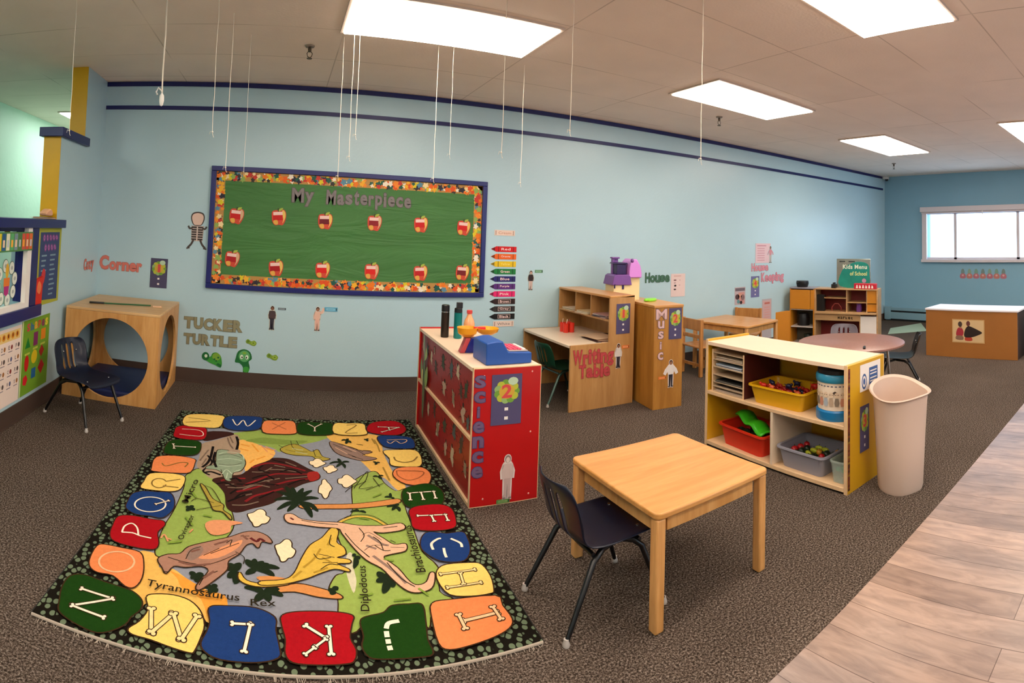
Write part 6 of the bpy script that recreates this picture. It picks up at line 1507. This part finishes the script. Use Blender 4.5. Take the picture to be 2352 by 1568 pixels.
MB().box((K2-.16, .02, .478), (K2-.148, kd-.009, KH), KW).box((K2-.148, .02, .6), (K2-.018, .03, KH-.004), OR).box((K2-.148, .03, .49), (K2-.018, .035, .59), OR).build('spice_column', t)
xm = x0+.44
MB().box((xm, .02, .478), (xm+.014, kd-.009, KH), KW).build('divider', t)
MB().box((x0+.13, .03, .655), (xm, kd-.009, .667), KW).box((xm+.014, .03, .60), (K2-.16, kd-.009, .612), KW).build('cubby_shelf', t)
MB().box((x0+.019, .05, .479), (x0+.13, .12, .70), BLACK).build('oven_panel', t)
MB().box((K2-.25, .004, .0), (K2-.238, kd-.009, .45), KW).box((K2-.237, .004, .12), (K2-.018, .008, .43), PAPER).build('sheet_holder', t)
b = MB()
for i, c in enumerate('Market'): put_text(b, c, flat('#3a2a14'), i*.036, 0, .028, .035, .001, fat=.03)
o = b.build('market_word', t); o.matrix_local = Matrix.Translation((x0+.33, -.001, .385)) @ Matrix.Rotation(PI/2, 4, 'X')
KM = Matrix.Translation(KO) @ Matrix.Rotation(KR, 4, 'Z')
def km(x, y, z_): return KM @ Matrix.Translation((x, y, z_))
tag(MB().tube([(0, 0, 0), (.0, 0, .05), (.04, 0, .10), (.09, 0, .10), (.13, 0, .05), (.13, 0, 0)], .006, mat('toy_faucet', '#b5443c', .4), 8).build('toy_arch', None, M=km(x0+.22, .12, .4785)), 'red arched toy handle in the lower left cubby of the play kitchen', 'toy')
b = thing('toy_jug', 'purple toy jug in the lower right cubby of the play kitchen', 'toy', km(xm+.16, .12, .4785).translation)
MB().lathe([(.001, 0), (.038, 0), (.042, .04), (.036, .09), (.04, .11), (.001, .11)], mat('toy_purple', '#6a3a8a', .35), n=20).build('jug_body', b); MB().tube([(.036, 0, .09), (.065, 0, .085), (.065, 0, .04), (.038, 0, .03)], .006, mat('toy_purple', '#6a3a8a', .35), 8).build('jug_handle', b)
b = thing('toy_pot', 'black toy pot on the left of the play kitchen top', 'toy', km(.14, .14, KH+.0185).translation)
MB().lathe([(.001, 0), (.075, 0), (.085, .03), (.09, .055), (.085, .085), (.001, .088)], BLACK, n=24).build('pot_body', b); build_each(MB().box((-.125, -.012, .05), (-.08, .012, .065), BLACK).box((.08, -.012, .05), (.12, .012, .065), BLACK), 'pot_handle', b, bevel=.003)
b = thing('toy_radio', 'small black box with two knobs on the play kitchen top', 'toy', km(.60, .14, KH+.0145).translation, .3)
MB().box((-.05, -.03, 0), (.05, .03, .055), BLACK).build('radio_body', b, bevel=.005); MB().lathe([(.001, .055), (.014, .055), (.014, .075), (.001, .076)], BLACK, (-.025, 0), 12).lathe([(.001, .055), (.014, .055), (.014, .075), (.001, .076)], BLACK, (.025, 0), 12) if False else build_each(MB().lathe([(.001, .0555), (.014, .0555), (.014, .075), (.001, .076)], BLACK, (-.025, 0), 12).lathe([(.001, .0555), (.014, .0555), (.014, .075), (.001, .076)], BLACK, (.025, 0), 12), 'knob', b)
for i, (x, y, z_, r, lab) in enumerate(((.13, .14, .263, .085, 'large black toy pan on the middle shelf of the orange cupboard'), (.20, .12, .033, .06, 'dark green toy pot on the bottom shelf of the orange cupboard'))):
    tag(MB().lathe([(.001, 0), (r, 0), (r*1.05, r*1.2), (r*.9, r*1.9), (.001, r*2)], mat('dark_pan' if i == 0 else 'dark_green_pan', '#101014' if i == 0 else '#16261c', .4), n=24).build('toy_pan', None, M=km(x+.03, y, z_)), lab, 'toy')
mb_ = thing('magnetic_sign', 'silver and teal whiteboard with pale lettering standing on the play kitchen', 'sign'); mb_.matrix_world = km(.86, .20, KH+.0165)
TE = mat('teal_board', '#1c8a7c', .3, noise=(4, .3)); SI = mat('silver_foil', '#b0b4ae', .25, metal=.8, noise=(6, .2))
MB().box((-.24, 0, .0), (.24, .02, .40), SI).build('sign_frame', mb_, bevel=.004)
b = MB(); b.sheet(smooth_loop([(-.19, .02), (.19, .01), (.225, .2), (.2, .33), (.05, .36), (-.1, .30), (-.18, .2)]), .0005, TE)
put_text(b, 'Kids Menu', flat('#dfe4cf'), -.15, .26, .34, .06, .0015, fat=.02); put_text(b, 'of School', flat('#d9d98a'), -.05, .17, .24, .055, .0015, fat=.02); b.rect(-.2, .355, -.12, .37, .001, flat('#30383a')); b.rect(-.07, .355, .02, .37, .001, flat('#30383a')); b.disc(.15, .1, .03, .03, .0012, flat('#b98aa0'))
o = b.build('sign_face', mb_); o.matrix_local = Matrix.Translation((0, -.001, 0)) @ Matrix.Rotation(PI/2, 4, 'X')
b = thing('red_table_sign', 'red box sign with white letters on the right of the play kitchen top', 'sign'); b.matrix_world = km(1.06, .06, KH+.0145)
MB().box((-.16, -.03, 0), (.15, .05, .075), mat('sign_red', '#c01c34', .4)).build('sign_body', b, bevel=.006)
q = MB();
for i in range(6): q.prism([(-.13+i*.042, .012), (-.102+i*.042, .012), (-.108+i*.042, .055-.012*(i % 2)), (-.122+i*.042, .055)], .0006, .001, PAPER)
q = q.build('sign_text', b); q.matrix_local = Matrix.Translation((0, -.0305, 0)) @ Matrix.Rotation(PI/2, 4, 'X')

# ------------------------------------------------------------------ counter in front of the window wall
t = thing('toy_counter', 'long brown cabinet with a white top and a photo on its back', 'cabinet', (6.50, 2.85, 0), -PI/2)
CB = mat('counter_brown', '#a4682c', .5, noise=(3, .06))
MB().box((0, 0, 0), (1.185, .018, .565), CB).build('back_panel', t, bevel=.002)
MB().box((0, .0185, 0), (.018, .50, .565), CB).build('side_panel', t, bevel=.002)
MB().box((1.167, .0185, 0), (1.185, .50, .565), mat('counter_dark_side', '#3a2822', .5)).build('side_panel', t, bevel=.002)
MB().box((.02, .45, .02), (1.165, .47, .56), CB).build('inner_panel', t)
MB().box((-.01, -.008, .566), (1.20, .51, .588), mat('counter_white_top', '#ece6ea', .3)).build('counter_top', t, bevel=.003)
b = MB(); b.box((0, 0, 0), (.42, .285, .0015), flat('#c9a06a')); b.rect(.012, .012, .408, .273, .0017, flat('#d9b98a'))
b.disc(.105, .225, .028, .034, .0022, flat('#4a3a34'), 14); b.disc(.11, .195, .016, .024, .0021, flat('#a87a5c'), 12); b.sheet(smooth_loop([(.06, .08), (.13, .08), (.15, .13), (.125, .18), (.08, .18), (.055, .13)]), .002, flat('#a8303c'))
b.disc(.21, .235, .026, .033, .0022, flat('#6a3a34'), 14); b.sheet(smooth_loop([(.16, .075), (.25, .07), (.34, .10), (.39, .13), (.34, .16), (.27, .19), (.21, .205), (.17, .16)]), .0024, flat('#2f2420')); b.sheet(smooth_loop([(.17, .03), (.26, .03), (.25, .07), (.18, .08)]), .0023, flat('#b8402c')); b.sheet(smooth_loop([(.05, .04), (.14, .035), (.14, .08), (.06, .085)]), .0021, flat('#8a6a54'))
tag(b.build('photo_print', None, M=FR(6.499, 2.495, .182, '-x')), 'photo of two people on the back of the brown cabinet', 'photo')
tag(MB().box((0, 0, 0), (.25, .5, .50), WHITE).box((-.004, .02, .52), (.002, .48, .56), flat('#3a3a44')).box((0, 0, .5), (.25, .5, .58), mat('grey_case', '#7f8390', .5)).build('storage_box', None, (6.70, 1.05, .0005), bevel=.01), 'white and grey storage box at the right edge beside the brown cabinet', 'box')
b = MB()
for x in range(1): pass
for i in range(7):
    q = MB(); q.prism(smooth_loop([(-.045, 0), (.045, 0), (.05, .06), (.0, .085), (-.05, .06)]), 0, .0015, flat(('#b8707c', '#c07a70')[i % 2])); q.prism(smooth_loop([(-.03, .08), (.03, .08), (.025, .14), (0, .165), (-.025, .14)]), 0, .0013, flat(('#7a8a84', '#8aa08a', '#7a9a8a')[i % 3])); q.disc(0, .05, .02, .018, .0018, flat('#d9a8a0'), 10)
    tag(q.build('bud_cutout', None, M=FR(WR-.0015, 3.32-i*.123, .795, '-x')), 'red and green paper figure in the row of seven under the window', 'paper cutout', 'row of paper figures under the far window')
tag(MB().prism([(0, 0), (.55, -.42), (1.30, .02), (.55, .24)], 0, .006, mat('pale_green_light_patch', '#9db096', .8)).build('floor_light_patch', None, (7.72, 4.03, .0005), bevel=.002), 'pale green light patch laid as a thin floor sheet between the play kitchen and the brown cabinet', 'light patch')  # patch of light on the floor, put in as a thin coloured sheet

# ------------------------------------------------------------------ world, camera, view
wd = bpy.data.worlds.new('world'); S.world = wd; wd.use_nodes = True
bg = wd.node_tree.nodes['Background']; bg.inputs[0].default_value = (.50, .73, 1, 1); bg.inputs[1].default_value = 5.5
cd = bpy.data.cameras.new('camera'); cd.type = 'PANO'; cd.panorama_type = 'CENTRAL_CYLINDRICAL'; cd.clip_start = .01; cd.clip_end = 100
cd.central_cylindrical_range_u_min = -.9214942; cd.central_cylindrical_range_u_max = .9214942
cd.central_cylindrical_range_v_min = -.8486763; cd.central_cylindrical_range_v_max = .3799827; cd.central_cylindrical_radius = 1
cam = bpy.data.objects.new('camera', cd); COL.objects.link(cam)
A = Matrix(((.9148279, .4005772, -.0512619), (-.4022741, .9150818, -.0283006), (.0355723, .0465115, .9982842)))
c0, c1, c2 = A.col[0], A.col[1], A.col[2]
Mc = Matrix(((c0[0], c2[0], -c1[0], 0), (c0[1], c2[1], -c1[1], 0), (c0[2], c2[2], -c1[2], 1.4), (0, 0, 0, 1)))
cam.matrix_world = Mc; S.camera = cam
S.view_settings.view_transform = 'Standard'; S.view_settings.look = 'None'; S.view_settings.gamma = 1; S.view_settings.exposure = 0; S.view_settings.use_curve_mapping = False
S.cycles.use_denoising = True; S.cycles.max_bounces = 6; S.cycles.diffuse_bounces = 4; S.cycles.glossy_bounces = 3; S.cycles.use_adaptive_sampling = True; S.cycles.adaptive_threshold = .08; S.cycles.adaptive_min_samples = 16; S.cycles.sample_clamp_indirect = 8
